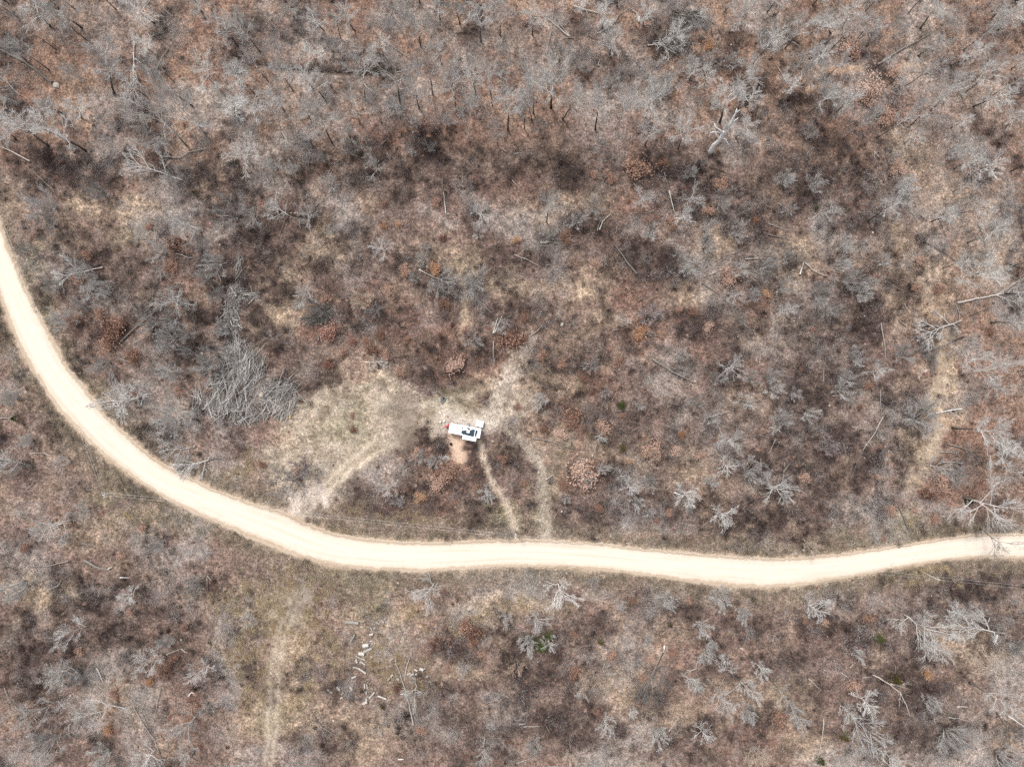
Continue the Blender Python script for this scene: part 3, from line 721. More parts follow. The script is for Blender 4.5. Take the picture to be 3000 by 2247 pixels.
# standing bare trees: tile, base u v, top u v, crown radius (tile units), family
TREES = {
0: [(735,1305,330,1060,150),(1610,1260,1290,900,290,'o'),(1780,1155,1340,740,240),(985,820,780,370,170),(410,1255,60,1020,170),(135,1205,30,1080,120),(1350,490,1200,320,100),(1330,200,1130,30,150),(435,230,200,60,150),(700,240,480,60,150),(1970,880,1860,760,95,'o'),(1830,700,1720,580,150,'o'),(2080,1030,2060,860,140),(2210,1030,2160,900,130),(2090,750,2010,600,130),(700,1020,680,900,120),(540,980,310,870,90),(230,530,60,330,120,'d'),(1770,165,1690,20,110),(1900,410,1950,290,60,'w'),(2180,1420,2080,1290,170,'o'),(2120,230,2070,170,100,'d')],
1: [(655,1230,480,860,130),(900,1075,820,800,190,'o'),(1250,935,1170,450,170),(1415,940,1340,560,130),(1735,965,1700,540,130),(1845,1220,1840,770,110,'o'),(940,860,880,450,150),(1525,820,1480,420,110),(2035,905,1980,520,110),(2180,1120,2180,780,130),(240,1200,170,880,210,'o'),(730,340,680,120,80,'d'),(860,280,740,80,130),(490,1085,400,900,100),(500,770,300,560,100),(590,270,460,120,100),(325,150,270,30,100),(1070,1530,980,1370,95,'w'),(1420,400,1390,150,100),(1590,170,1550,0,90),(1760,200,1740,50,100,'d'),(1250,1020,1190,900,70),(1100,480,1060,320,80),(520,540,450,420,110,'w'),(1030,600,1000,450,80),(480,1250,440,1100,80),(2090,1250,2060,1050,80)],
2: [(190,975,180,560,130),(170,1035,150,700,100),(345,930,380,560,180),(105,1105,110,800,90),(440,1030,600,760,120),(720,1125,740,800,120),(890,1115,1060,760,130,'o'),(1165,1020,1260,760,150),(1790,1065,1960,720,150),(1430,1290,1500,1050,140),(1930,1195,2050,1050,110),(2010,945,2090,780,110),(1150,1260,1230,1080,110),(40,480,30,300,85,'c'),(600,110,600,-40,90),(905,50,930,-60,90),(780,250,780,60,120),(1660,760,1670,620,100),(1530,700,1580,580,70),(1130,230,1180,60,90),(1730,330,1700,60,60),(2000,700,2080,600,120),(850,480,890,280,120),(1430,380,1420,230,110),(1980,250,2000,60,140,'o')],
3: [(760,350,930,130,90),(785,340,950,200,80),(1320,245,1500,50,120),(1840,315,2060,90,100),(1935,160,2050,40,80),(1990,260,2190,60,120),(1580,565,1840,380,110),(1300,480,1510,320,100),(1065,925,1190,690,60),(1015,620,1090,480,60),(310,780,480,500,95,'w'),(1270,985,1415,720,50),(1430,1090,1510,1010,50),(1560,1295,1720,1200,60),(1590,1345,1660,1300,50),(1590,1100,1740,1010,70),(1700,1525,2000,1420,120),(1610,1460,1800,1370,100),(1190,1120,1560,800,120),(1410,950,1700,640,120),(1680,820,1990,560,120),(1770,720,2030,460,100),(1780,915,2100,800,120),(1600,1657,1790,1580,80),(640,240,760,40,90),(1180,1230,1330,1150,90),(540,290,520,200,110),(2060,1100,2200,980,90),(2120,590,2211,500,80),(180,880,230,640,100)],
12: [(300,270,340,20,90)],
13: [(1625,200,1950,110,80),(1625,205,1800,60,60),(1710,450,2080,300,120),(1525,790,1960,640,150,'w'),(1410,260,1600,150,80),(1500,660,1800,570,80),(1640,1500,1920,1420,120,'w'),(1650,1580,2100,1500,140,'o'),(45,1045,220,1000,70),(860,250,1150,60,100)],
23: [(1690,985,2080,1090,280,'o'),(1830,1250,2080,1430,190,'d'),(1800,640,2180,600,150,'w'),(1580,380,2080,490,150)],
30: [(810,430,480,520,120,'o'),(1440,700,1180,800,115,'w'),(1020,1095,760,1230,200,'o'),(600,1020,120,1300,110,'o'),(1190,140,1090,190,90),(590,960,440,840,110)],
32: [(1850,820,1830,740,90,'w'),(1870,830,2120,1050,80),(1660,900,1910,1190,90),(1440,810,1600,960,70),(2050,690,2200,860,70)],
33: [(2010,870,1870,760,150,'c'),(10,880,280,1200,90),(1740,930,2180,1180,120),(1980,1180,2110,1420,100,'d')],
}
FAMS = {'': ('tall', None, None, 'grey bare tree'), 'o': ('open', None, None, 'pale wide-crowned bare tree'), 'w': ('open', 'twig_white', 'wood_pale', 'whitish bare tree'), 'c': ('open', 'twig_cream', 'wood_pale', 'cream bare tree'), 'd': ('tall', 'twig_dark', 'trunk_dark', 'dark bare tree')}
def put_tree(base, top, cr, flag, h=None):
    fam, cm, tmn, ph = FAMS[flag]
    h = h or est_h(base, top)
    if cr > 5.2: fam = 'bigdark' if flag == 'd' else 'big'
    # a crown's far edge lies past its middle
    o = stand(fam, 'bare_tree', base, top, h, cr, cm, tmn)
    TREE_XY.append(base)
    size = 'tall' if h > 13 else ('slender' if cr < 2.2 else 'short')
    reg(o, f'{size} {ph}', base[0], base[1], 'tree', 'bare trees standing in the woods')
for rc, l in TREES.items():
    for t in l:
        put_tree(tile(rc, t[0], t[1]), tile(rc, t[2], t[3]), t[4] / TS / PPM, t[5] if len(t) > 5 else '')

# crowns seen from straight above: tile, u v centre, radius, kind
PUFFS = {
1: [(780,1130,90),(800,1260,70),(1490,1265,60),(440,1375,50),(320,1460,70),(620,1570,80),(1180,890,90),(1380,1050,70),(640,400,80),(1300,130,70),(1130,210,60),(2100,560,90),(1660,1020,60),(150,1420,70),(1350,1310,40),(560,1350,60)],
2: [(1500,560,90),(1380,700,90),(1200,600,100),(1320,720,110),(1750,850,80),(1900,500,80),(2180,300,80),(1380,1000,60),(250,1080,80),(760,1200,60),(420,450,120),(580,530,90),(320,640,80),(1650,1360,70),(1560,1500,60),(2080,1190,80),(2180,1000,60),(60,900,60),(850,700,70),(1680,520,80)],
3: [(930,330,90),(440,430,90),(960,910,60),(1160,250,80),(200,210,90),(380,1150,60),(420,1590,90),(160,1550,80),(540,780,80),(1190,1600,90),(1580,150,80),(1620,1300,70)],
0: [(820,1630,90),(1480,1520,90),(100,830,80),(420,930,80),(900,560,90),(1250,560,90),(620,620,90)],
10: [(740,690,120),(870,800,80),(1640,300,150,'o'),(1960,170,170),(2150,210,100,'o'),(1370,510,100),(1360,650,70,'o'),(730,880,80,'o'),(640,990,80),(540,1110,110),(360,260,130),(350,90,160),(1440,950,130,'o'),(1260,880,90,'c'),(1640,970,70,'o'),(1430,1100,80),(1270,1150,90),(1450,1260,120),(1800,1400,130),(1770,1540,110),(1460,1570,110),(1870,900,70),(1840,600,110),(1770,720,90),(880,1480,110),(1300,1550,70),(1580,1230,80),(420,820,70),(1620,1380,70),(1880,1200,80),(240,480,70)],
11: [(430,180,110,'o'),(1100,480,100,'o'),(1440,580,70),(430,900,110,'o'),(500,1010,90),(880,910,100,'c'),(1030,1010,70),(1860,780,110),(1930,180,100,'o'),(1920,330,70),(1560,800,80),(1870,1290,90),(2110,1170,70),(150,160,90,'o'),(1480,470,50),(1380,740,50),(650,330,60)],
12: [(720,130,90),(1140,50,110,'o'),(1560,60,120,'o'),(1490,200,90,'o'),(1830,80,100),(1690,320,70),(1690,470,80),(1960,350,80),(1200,370,80),(800,590,50,'o'),(1460,530,50),(1530,660,60),(130,460,50),(1200,1060,100,'m'),(1450,1420,60),(720,1500,80),(1890,1530,120,'o'),(1990,1090,60),(2080,910,80),(2180,630,70),(1960,660,80),(560,240,80),(250,340,40),(350,370,50),(1930,890,80,'o'),(1190,1210,40),(520,1150,40),(60,1450,90,'c'),(1920,230,60),(2100,1600,80),(1790,1620,70),(1410,810,30),(960,1110,50,'o')],
13: [(200,150,60),(560,160,90,'o'),(690,460,80),(640,640,80),(720,750,100),(820,880,90),(150,810,90),(460,850,90),(1170,1400,100),(770,1440,90),(930,1560,90,'o'),(680,1600,80),(90,1320,80,'c'),(300,530,90),(170,560,60),(860,790,80),(1010,590,60),(60,1600,80),(1580,170,80),(2100,90,90),(560,1010,60),(2050,280,80),(1550,450,50),(60,620,60)],
20: [(1000,130,180,'o'),(1480,230,150,'o'),(1430,330,120),(1650,320,80),(460,1240,150,'o'),(520,1360,60),(690,1100,80),(1350,1400,80),(540,650,50),(100,720,100),(60,140,100),(220,500,70)],
21: [(300,880,190,'d'),(380,740,120,'m'),(1130,930,90,'o'),(1970,930,80,'o'),(1545,650,70),(1240,1030,60),(1400,650,70)],
22: [(240,140,80),(820,80,50),(1100,210,40),(1580,170,80),(2030,170,90),(1740,310,60),(1920,500,120,'o'),(1180,660,100,'c'),(1860,720,80,'o'),(2090,780,120),(1510,960,110,'o'),(1540,1040,70),(1840,1150,120,'o'),(1010,910,80,'o'),(660,840,70),(770,750,60),(1190,1110,40),(1720,850,80),(960,810,60,'o'),(1200,850,70),(470,1000,50),(1090,1020,70),(770,450,50,'o')],
23: [(60,930,150,'o'),(1380,330,150),(60,60,80),(150,330,110),(380,240,80),(250,90,60),(650,50,90),(2000,30,120,'o'),(540,560,90,'m'),(370,1395,75,'c'),(1650,790,80)],
30: [(500,850,120,'o'),(1440,580,70),(1750,830,110,'o'),(1590,1310,150,'o'),(1580,1560,80,'w'),(90,110,130),(1230,1620,140,'o'),(2120,360,80),(1670,110,90),(1750,1150,70),(620,880,80),(350,1500,150),(850,1600,120)],
31: [(1510,130,150,'w'),(1360,1020,110,'o'),(1780,810,70),(2160,370,60),(1960,1560,80,'o')],
32: [(400,130,150,'w'),(190,390,110,'o'),(310,580,70,'w'),(140,590,90),(820,1310,90,'w'),(1820,230,100),(2010,330,80),(1350,230,80),(1650,470,90),(1680,700,70),(700,930,120,'c'),(600,1020,70,'o'),(1270,1400,90),(1640,1370,90,'o'),(1170,560,40),(180,1500,80),(40,800,80,'c'),(920,270,60),(700,60,60),(1600,960,60),(2120,1550,100,'c'),(1050,1180,50),(1750,590,60),(520,1590,80,'c'),(2060,1220,90)],
33: [(1350,450,200,'w'),(1480,620,120,'w'),(1680,370,130,'o'),(890,1110,110,'w'),(410,290,110,'o'),(280,1230,90,'o'),(1660,1430,150),(1080,1600,80,'w'),(690,1180,80,'o'),(2180,640,80),(2100,1600,120),(1450,1130,80),(780,690,60)],
}
PK = {'': ('fuzz', None, None, 'fuzzy grey sapling', 'bare_sapling'), 'm': ('fuzz', 'twig_mauve', None, 'fuzzy mauve sapling', 'bare_sapling'), 'c': ('fuzz', 'twig_cream', None, 'fuzzy cream sapling', 'bare_sapling'),
      'o': ('star', 'twig_grey', None, 'spreading grey bare tree', 'bare_tree'), 'w': ('star', 'twig_white', 'wood_pale', 'spreading white bare tree', 'bare_tree'), 'd': ('star', 'twig_dark', 'trunk_dark', 'spreading dark bare tree', 'bare_tree')}
def put_puff(px, py, r, flag):
    fam, cm, tmn, ph, nm = PK[flag]
    h = (1.55 * r + 1.2) if fam == 'fuzz' else (1.7 * r + 1.8)
    c = W(px, py, 0.62 * h)
    base = (c.x * PPM + CX, CY - c.y * PPM)
    lean = (prng.gauss(0, .10) * h, prng.gauss(0, .10) * h)
    t = Vector((c.x + lean[0], c.y + lean[1], h)); k = CAM_H / (CAM_H - h) * PPM
    o = stand(fam, nm, base, (t.x * k + CX, CY - t.y * k), h, r, cm, tmn)
    TREE_XY.append(base)
    size = 'large' if r > 3.3 else ('small' if r < 1.9 else 'middling')
    reg(o, f'{size} {ph}', px, py, 'tree' if nm == 'bare_tree' else 'sapling', 'bare trees seen from above' if nm == 'bare_tree' else 'fuzzy bare saplings')
for rc, l in PUFFS.items():
    for t in l:
        put_puff(*tile(rc, t[0], t[1]), t[2] / TS / PPM, t[3] if len(t) > 3 else '')

# ------------------------------------------------------------------ logs and fallen trees
lrng = random.Random(23)
def log_mesh(pts, w, tone, branches, name='fallen_log'):
    mb = MB()
    P3 = []
    for i, p in enumerate(pts):
        q = W(*p)
        P3.append(Vector((q.x, q.y, 0)))
    dense = []
    for a, b in zip(P3[:-1], P3[1:]):
        n = max(2, int((b - a).length / 1.2))
        for i in range(n): dense.append(a.lerp(b, i / n))
    dense.append(P3[-1])
    n = len(dense); r0 = max(w / TS / PPM / 2 * .9, 0.07)
    out, rad = [], []
    for i, p in enumerate(dense):
        t = i / (n - 1); r = r0 * (1.1 - 0.65 * t)
        j = Vector((lrng.gauss(0, .05), lrng.gauss(0, .05), 0))
        q = p + j; q.z = gz1(q.x, q.y) + r * 0.75 + 0.22 + abs(lrng.gauss(0, .05))
        out.append(q); rad.append(r)
    o0 = out[0].copy()
    out = [q - o0 for q in out]
    mb.tube(out, rad, 7)
    d = (out[-1] - out[0]).normalized()
    S = dict(max=3, segs=[3, 3, 2], sides=[4, 3, 3], n=[4, 4, 3], len=[.5, .5, .5], t0=0.25, ang=0.65, wob=0.14, rmin=0.02)
    for k in range(branches):
        t = lrng.uniform(0.35, 1.0) if branches > 3 else lrng.uniform(.15, .95)
        i = min(int(t * (n - 1)), n - 2)
        side = lrng.choice((-1, 1))
        bd = (d + Vector((-d.y, d.x, 0)) * side * lrng.uniform(.4, 1.3) + Vector((0, 0, lrng.uniform(.05, .6)))).normalized()
        L = (out[-1] - out[0]).length * (lrng.uniform(.12, .35) if branches > 3 else lrng.uniform(.05, .15))
        if branches > 3: limb(mb, out[i], bd, L, rad[i] * .6, 0 if L > 1.5 else 1, lrng, S, -0.02)
        else: mb.tube([out[i], out[i] + bd * L], [rad[i]*.45, rad[i]*.2], 4)
    me = mb.mesh(name, M[tone])
    o = link(name, me); o.location = o0
    return o
# tile: polyline (u,v, u,v ...), width, tone, branch count
LOGS = {
0: [((450,715,230,545,0,430),25,'g',2),((180,825,90,720,0,650),10,'p',7),((1165,380,1160,600,1170,900),28,'p',6),((1355,610,1460,410),16,'p',1),((1460,410,1485,460,1495,525),10,'p',1),((1380,1350,1550,1365,1620,1320,1780,1290),11,'p',1),((780,1075,860,1055,980,1050),7,'p',1),((1560,1550,1330,1470,1100,1375),9,'p',9),((470,1650,330,1520,190,1410),8,'p',1),((260,1395,120,1320,0,1265),13,'p',5),((1500,160,1390,60,1340,0),9,'p',3),((1870,1600,1770,1500),6,'g',0),((830,920,960,820),5,'g',0),((930,640,960,530),8,'p',1),((1050,230,1170,135),5,'p',0)],
1: [((1310,500,1180,410,1050,330),8,'p',2),((820,415,960,430),6,'p',0),((1910,5,1830,60,1750,110),15,'p',7),((1975,10,1880,90,1790,165),9,'p',5),((810,355,840,310,900,305),6,'p',1),((455,1025,315,1055),8,'p',2),((1085,1260,1160,1190),6,'p',0),((1135,1330,1155,1362),10,'p',0),((1612,1657,1610,1520),8,'g',0),((2160,1310,2100,1270),11,'p',1),((1730,295,1850,285,1910,320),8,'d',1),((0,545,50,700),6,'g',1)],
2: [((530,55,640,90,760,125),16,'p',4),((490,315,400,240,300,150),12,'p',5),((500,312,420,210,360,130),10,'p',2),((440,325,560,325),8,'p',2),((885,210,930,130,1010,75),12,'p',3),((1093,205,1070,120,1010,75),14,'p',4),((680,325,790,350),8,'d',1),((300,470,340,250,365,40),8,'p',1),((740,580,760,515),10,'p',0),((1180,405,1330,400,1470,395),12,'p',6),((1610,715,1450,660,1310,590),10,'g',3),((1800,580,1720,520),9,'p',5),((1090,160,1090,205),20,'w',0),((1700,190,1800,240),8,'p',1),((1700,1450,1800,1480,1890,1525),7,'d',3),((1300,1200,1315,1280),6,'p',1),((1390,110,1520,180,1680,260),13,'d',9),((1420,150,1560,120,1660,190),10,'g',7),((20,1240,50,1275),9,'d',0),((20,1330,80,1320),7,'p',0),((680,320,800,280,900,220),11,'g',7),((2211,240,2160,290,2110,320),12,'g',7),((460,340,580,440),7,'p',1),((1640,1620,1700,1590,1790,1570),6,'d',3),((1310,1500,1350,1650),7,'g',1),((0,1560,80,1650),6,'p',1)],
3: [((940,565,1100,460,1250,380,1410,290),16,'p',3),((240,410,120,350,0,265),22,'p',9),((905,1315,925,1420),7,'p',1),((905,1315,960,1370),8,'p',0),((150,720,90,620,40,540),8,'p',3),((1180,690,1250,770),7,'p',2)],
10: [((885,660,700,700,490,760),12,'p',8),((1060,1300,1230,1140,1380,1010),13,'g',3),((1705,645,1840,632,1965,620),9,'p',1),((1530,535,1640,575,1670,572),6,'p',0),((1515,795,1610,797),7,'p',0),((1845,760,1900,800),8,'p',1),((870,960,915,975),13,'g',0),((1000,1390,1020,1330),9,'d',0),((1190,1495,1040,1440),8,'p',3),((1910,770,1870,670),7,'p',1),((910,20,1030,80),7,'d',1),((1740,1400,1680,1450),8,'d',0),((1470,1215,1600,1160),6,'d',0)],
11: [((1415,680,1450,770,1560,800,1690,835),12,'p',8),((1640,190,1630,90,1618,0),10,'w',0),((1640,195,1720,200),8,'p',3),((950,1470,1040,1475,1135,1468),14,'w',6),((260,230,200,390),7,'p',0),((340,235,230,200,110,110),10,'p',7),((515,125,570,80,610,10),7,'g',1),((2050,1225,2070,1150,2090,1090),13,'w',3),((2065,1220,2100,1130,2125,1070),9,'w',2),((2050,1290,2050,1400,2056,1505),8,'p',3),((540,1285,535,1200),9,'p',2),((1220,1320,1290,1230,1345,1150),5,'d',0),((1985,1000,2030,1050),6,'p',0),((380,230,375,290,390,320),6,'p',0),((1900,840,1760,900),6,'g',2)],
12: [((1068,715,990,610,930,530,860,440),20,'g',3),((755,335,780,260,850,200),13,'p',3),((735,340,760,260,820,215),9,'p',2),((860,420,830,370,840,350),10,'d',2),((890,370,910,300,890,255),8,'p',2),((1350,0,1370,90,1397,180),11,'w',0),((240,447,320,440,400,450),10,'p',1),((270,447,385,410),8,'p',0),((20,545,130,590,232,645),11,'p',1),((1205,1440,1390,1560,1590,1655),19,'p',2),((1670,650,1740,480),8,'p',1),((1640,790,1720,840,1795,890),9,'g',2),((1865,950,1940,1040,2012,1135),10,'p',3),((1710,718,1790,680,1880,652),8,'p',1),((2010,585,2100,577,2185,575),8,'p',1),((1090,945,1130,920),13,'g',0),((1230,1165,1300,1080),8,'p',1),((945,1170,1020,1110),16,'w',7),((865,1200,1010,1170),5,'p',0),((150,1250,220,1200,267,1150),8,'p',0),((300,1520,345,1572),8,'p',0),((600,1385,800,1385),5,'g',0),((2140,1480,2165,1260),6,'p',0),((1155,1020,1145,1140),5,'p',0),((1800,600,1930,530,2065,450),7,'p',3),((1790,1195,1880,1230),6,'p',0),((430,360,365,280),7,'p',0),((1950,60,2030,5),9,'d',1),((1140,195,1230,165),7,'g',1)],
13: [((1620,962,1830,920,2000,885,2200,875),17,'w',4),((1600,970,1640,1050,1632,1115),9,'p',2),((1640,1040,1705,1100),9,'p',1),((1632,1118,1440,1175,1260,1235),12,'p',8),((1340,430,1520,540,1745,692),9,'g',4),((1805,280,1840,380,1867,485),9,'g',1),((800,930,850,1010,915,1090),8,'g',1),((960,1140,985,1280,1005,1445),10,'g',1),((1120,1110,1230,1215),8,'p',0),((1165,970,1225,1085),7,'p',0),((270,715,300,615),15,'w',0),((310,615,380,680,500,730),11,'p',1),((0,375,120,400,242,437),9,'g',1),((0,280,165,345),8,'g',1),((1670,1260,1500,1350,1310,1395),9,'d',7),((1730,1070,1890,1010),8,'g',1),((470,1640,480,1470),8,'p',0),((370,245,470,160),7,'p',2),((80,100,150,150),6,'g',0),((1650,355,1790,320),6,'p',1),((2060,620,2211,660),14,'d',2),((1690,1280,1815,1278),7,'g',0)],
20: [((1315,90,1180,98,1080,110),22,'g',6),((1680,545,1560,560,1400,570),14,'g',12),((1860,650,1720,690,1540,745),17,'g',14),((275,600,400,598),8,'p',2),((285,640,292,795),8,'g',0),((400,600,465,635),7,'p',0),((225,690,120,650,0,660),13,'p',6),((735,1520,840,1580,935,1605),22,'g',1),((940,1605,975,1580),16,'p',0),((700,1380,770,1385,820,1405),9,'p',4),((600,1530,400,1580,220,1575,160,1500),11,'p',4),((140,130,280,140),11,'g',0),((0,295,95,297),8,'p',1),((235,920,300,860),6,'p',0),((190,930,270,930,340,905),6,'p',0)],
21: [((295,770,310,745,345,735),7,'p',0),((1755,810,1800,840),5,'g',0)],
22: [((175,470,300,490,420,530,552,567),12,'p',2),((690,640,755,460),7,'p',1),((295,830,365,785),9,'p',0),((1680,300,1780,265,1910,245),9,'p',1),((1900,350,2000,400,2100,440),8,'g',1),((2130,442,2211,466),10,'p',1),((2145,650,2150,800),7,'p',0),((2030,820,2085,952),8,'p',0),((885,235,1060,230),7,'p',0),((1580,285,1607,307),11,'p',0),((1030,410,1170,345),6,'p',0),((1398,938,1450,960),17,'w',0),((820,885,960,850),11,'d',1),((1750,570,1797,637),7,'p',0),((860,150,905,75),5,'g',0),((1240,185,1310,178),5,'p',0)],
23: [((1535,518,1640,545,1730,580,1790,640,1885,715),12,'p',4),((1465,590,1560,590,1650,605),8,'p',3),((1490,675,1600,678,1695,683),9,'g',3),((1350,705,1450,725,1570,750),10,'g',7),((985,290,910,430,820,572),12,'p',1),((820,572,760,700,708,835),8,'g',1),((960,60,970,285),7,'g',0),((1660,213,1520,238,1375,268),11,'w',1),((545,108,680,98,812,75),7,'p',0),((715,375,832,397),9,'p',0),((1125,1065,1165,1150,1208,1280),11,'g',2),((1190,1270,1195,1325),8,'g',1),((1440,1155,1530,1163),7,'p',0),((320,370,260,450,220,545),6,'g',0),((65,485,10,592),8,'p',0),((138,680,148,740),6,'p',0),((128,762,182,690),7,'g',0),((1262,300,1255,230),8,'p',2),((1580,380,1650,388),14,'p',0)],
30: [((1160,1130,1240,1270,1340,1390,1412,1602),10,'p',2),((1390,975,1335,1230),7,'p',0),((50,960,90,1060,130,1150),9,'g',1),((1440,680,1570,630),8,'p',1),((1570,630,1632,672),9,'p',0),((842,800,865,850,885,918),12,'w',1),((1790,20,1795,140),7,'p',0),((1790,0,1832,47),9,'p',0),((1040,15,1122,22),10,'w',0),((430,122,500,90,532,35),15,'p',1),((160,122,290,75,425,28),9,'g',0),((1840,560,1922,565),9,'p',2),((540,1110,455,1230),7,'p',0),((598,1290,605,1388),8,'p',1),((838,1430,915,1497),10,'d',1),((380,1655,570,1530),6,'p',1),((200,1140,255,1230),8,'p',0),((300,1220,335,1265),8,'p',0),((1640,1030,1665,1000,1690,1015),10,'w',0)],
31: [((1362,1282,1330,1150,1290,980,1215,760,1200,660),14,'g',3),((1285,900,1300,800,1345,665),9,'p',2),((1240,880,1170,760),6,'g',1),((590,1305,540,1250,475,1145),8,'d',4),((590,1305,700,1378),9,'p',1),((2180,1047,2100,1020,2040,1015),7,'p',1),((2045,1020,2085,1075),6,'p',0),((1230,1580,1278,1579),11,'w',0),((745,1590,802,1622),7,'p',0),((1975,1400,1972,1452),10,'p',0),((1250,1020,1312,1031),9,'w',0),((1360,1260,1450,1270),8,'g',3)],
32: [((1290,660,1220,830,1150,1075),13,'d',7),((1312,600,1270,700,1200,850,1130,1000),13,'p',3),((1205,880,1215,1010),8,'p',2),((1310,590,1300,650),17,'w',1),((1350,1340,1445,1215),12,'p',1),((1830,1030,1922,973),10,'p',0),((1790,960,1830,870),7,'p',0),((90,1310,160,1305,242,1298),9,'p',1),((60,1280,122,1280),14,'p',0),((400,1405,460,1390,530,1380),11,'d',2),((530,1380,545,1440,600,1480),7,'d',1),((495,1430,505,1505),9,'p',0),((40,1620,150,1580),7,'p',0),((300,1645,460,1637),6,'p',0),((1070,325,1160,325),6,'g',0),((1140,250,1262,243),7,'p',1),((1400,500,1445,430),7,'g',1),((1590,795,1480,838),8,'p',4),((995,770,1007,808),7,'p',0),((920,1000,947,965),6,'p',1),((900,840,780,850),8,'p',4),((600,1560,600,1642),6,'p',0),((1680,885,1780,985,1870,1130),9,'g',1)],
33: [((2020,490,1900,455,1790,420,1640,410,1520,385),17,'g',6),((910,855,1050,940,1140,1010,1190,1120,1218,1210),12,'p',4),((600,1090,730,1260,870,1390,985,1485),15,'g',8),((980,1580,1065,1657),10,'p',1),((2075,1212,2211,1302),12,'w',0),((340,880,452,988),10,'p',0),((475,1230,465,1380,430,1555),10,'p',1),((820,1360,680,1420,520,1452),9,'p',2),((420,1275,570,1280,735,1292),8,'g',1),((115,1480,152,1562),8,'p',0),((620,830,692,880),7,'p',0),((700,790,752,750),7,'p',0),((470,805,527,827),7,'p',0),((1975,505,1955,577),15,'w',0),((1550,1220,1640,1228,1725,1255),9,'p',2),((1620,1125,1722,1131),11,'p',0),((1900,1170,1982,1148),8,'p',0),((1310,805,1362,770),6,'p',0),((1100,780,1102,852),7,'p',0),((705,1110,757,1112),8,'p',0),((810,880,892,880),8,'p',1),((1690,1010,1717,995),9,'p',0),((510,1560,562,1520),6,'p',0),((0,940,150,990),8,'p',5)],
}
def lying_tree(P2, w, tone):
    a = W(*P2[0]); b = W(*P2[-1])
    L = (b - a).length
    tm, cm, ph, pr = lrng.choice(PROTO['open'] + PROTO['star'])
    Z = (b - a).normalized(); Z.z = .02; Z.normalize()
    Y = Vector((0, 0, 1)); X = Y.cross(Z).normalized(); Y = Z.cross(X)
    cr = min(L * .42, 4.6)
    k = cr / pr
    e = empty('fallen_tree', (a.x, a.y, gz1(a.x, a.y) + .45))
    e.rotation_mode = 'QUATERNION'
    e.rotation_quaternion = Matrix((X, Y, Z)).transposed().to_quaternion() @ Quaternion((0, 0, 1), lrng.choice((0, math.pi)))
    e.scale = (k, k * .45, L / ph * 1.05)
    t = link('trunk', tm, e); c = link('crown', cm, e)
    set_mat(t, {'p': 'wood_pale', 'w': 'wood_white', 'g': 'wood_grey', 'd': 'wood_dark'}[tone])
    set_mat(c, {'p': 'twig_grey', 'w': 'twig_white', 'g': 'twig_grey', 'd': 'twig_dark'}[tone], True)
    return e
TONE = {'w': ('wood_white', 'white'), 'p': ('wood_pale', 'pale'), 'g': ('wood_grey', 'grey'), 'd': ('wood_dark', 'dark')}
for rc, l in LOGS.items():
    for pts, w, tone, nb in l:
        P2 = [tile(rc, pts[i], pts[i+1]) for i in range(0, len(pts), 2)]
        nm = 'fallen_tree' if nb > 3 else 'fallen_log'
        o = lying_tree(P2, w, tone) if nb > 5 else log_mesh(P2, w, TONE[tone][0], nb, nm)
        ln = sum(math.dist(a, b) for a, b in zip(P2[:-1], P2[1:])) / PPM
        size = 'long' if ln > 6 else ('short' if ln < 2.8 else 'thin' if w < 9 else 'stout')
        ph = f'{size} {TONE[tone][1]} fallen ' + ('tree with branches' if nb > 3 else 'log')
        reg(o, ph, (P2[0][0]+P2[-1][0])/2, (P2[0][1]+P2[-1][1])/2, 'fallen tree' if nb > 3 else 'log', 'dead wood lying on the ground')

# the tall white dead snag: trunk and each bare limb
def px_pt(p, z): return W(2050 + p[0]/6.346, 300 + p[1]/6.346, z)
snag = empty('dead_snag', W(2076, 452))
tag(snag, 'tall bleached white dead snag with bare broken limbs in the upper right', 'dead tree')
def snag_part(name, pts, r0, r1, mat='bleached'):
    mb = MB(); n = len(pts)
    V = [px_pt(p[:2], p[2]) - snag.location for p in pts]
    mb.tube(V, [(r0 + (r1-r0)*i/(n-1)) * 1.6 for i in range(n)], 6)
    return mb.build(name, M[mat], snag, True)
snag_part('trunk', [(165,965,-.2),(210,900,1.5),(260,800,3.6),(340,730,5.2),(400,650,6.8),(440,570,8.2),(500,500,9.6)], .34, .2)
for pts, r0, r1 in [([(500,500,9.6),(580,390,11.5),(640,260,13.5),(680,180,14.8),(690,130,15.5)], .19, .07), ([(470,520,9.2),(490,440,10.5),(500,390,11.3),(480,260,13.0),(468,150,14.5)], .17, .05),
                    ([(500,520,9.4),(560,480,10.2),(610,465,10.8),(645,445,11.2)], .12, .05), ([(440,570,8.2),(380,520,9.2),(300,470,10.2),(272,400,11)], .13, .05), ([(430,565,8.2),(330,560,9),(250,555,9.6),(195,570,10)], .12, .04),
                    ([(360,690,5.8),(325,620,6.8),(290,570,7.6)], .08, .04), ([(400,690,6.0),(460,680,6.6),(490,700,6.9),(510,750,6.6),(555,790,6.4)], .12, .05), ([(590,400,11.4),(640,350,12.2),(715,295,13)], .09, .04),
                    ([(590,415,11.3),(630,385,11.8),(665,375,12)], .07, .03), ([(660,215,14.2),(700,180,14.8),(755,140,15.4)], .07, .03), ([(260,800,3.6),(300,735,4.8),(345,705,5.6)], .12, .06), ([(660,210,14.2),(665,150,15.0)], .06, .03)]:
    snag_part('limb', pts, r0, r1)

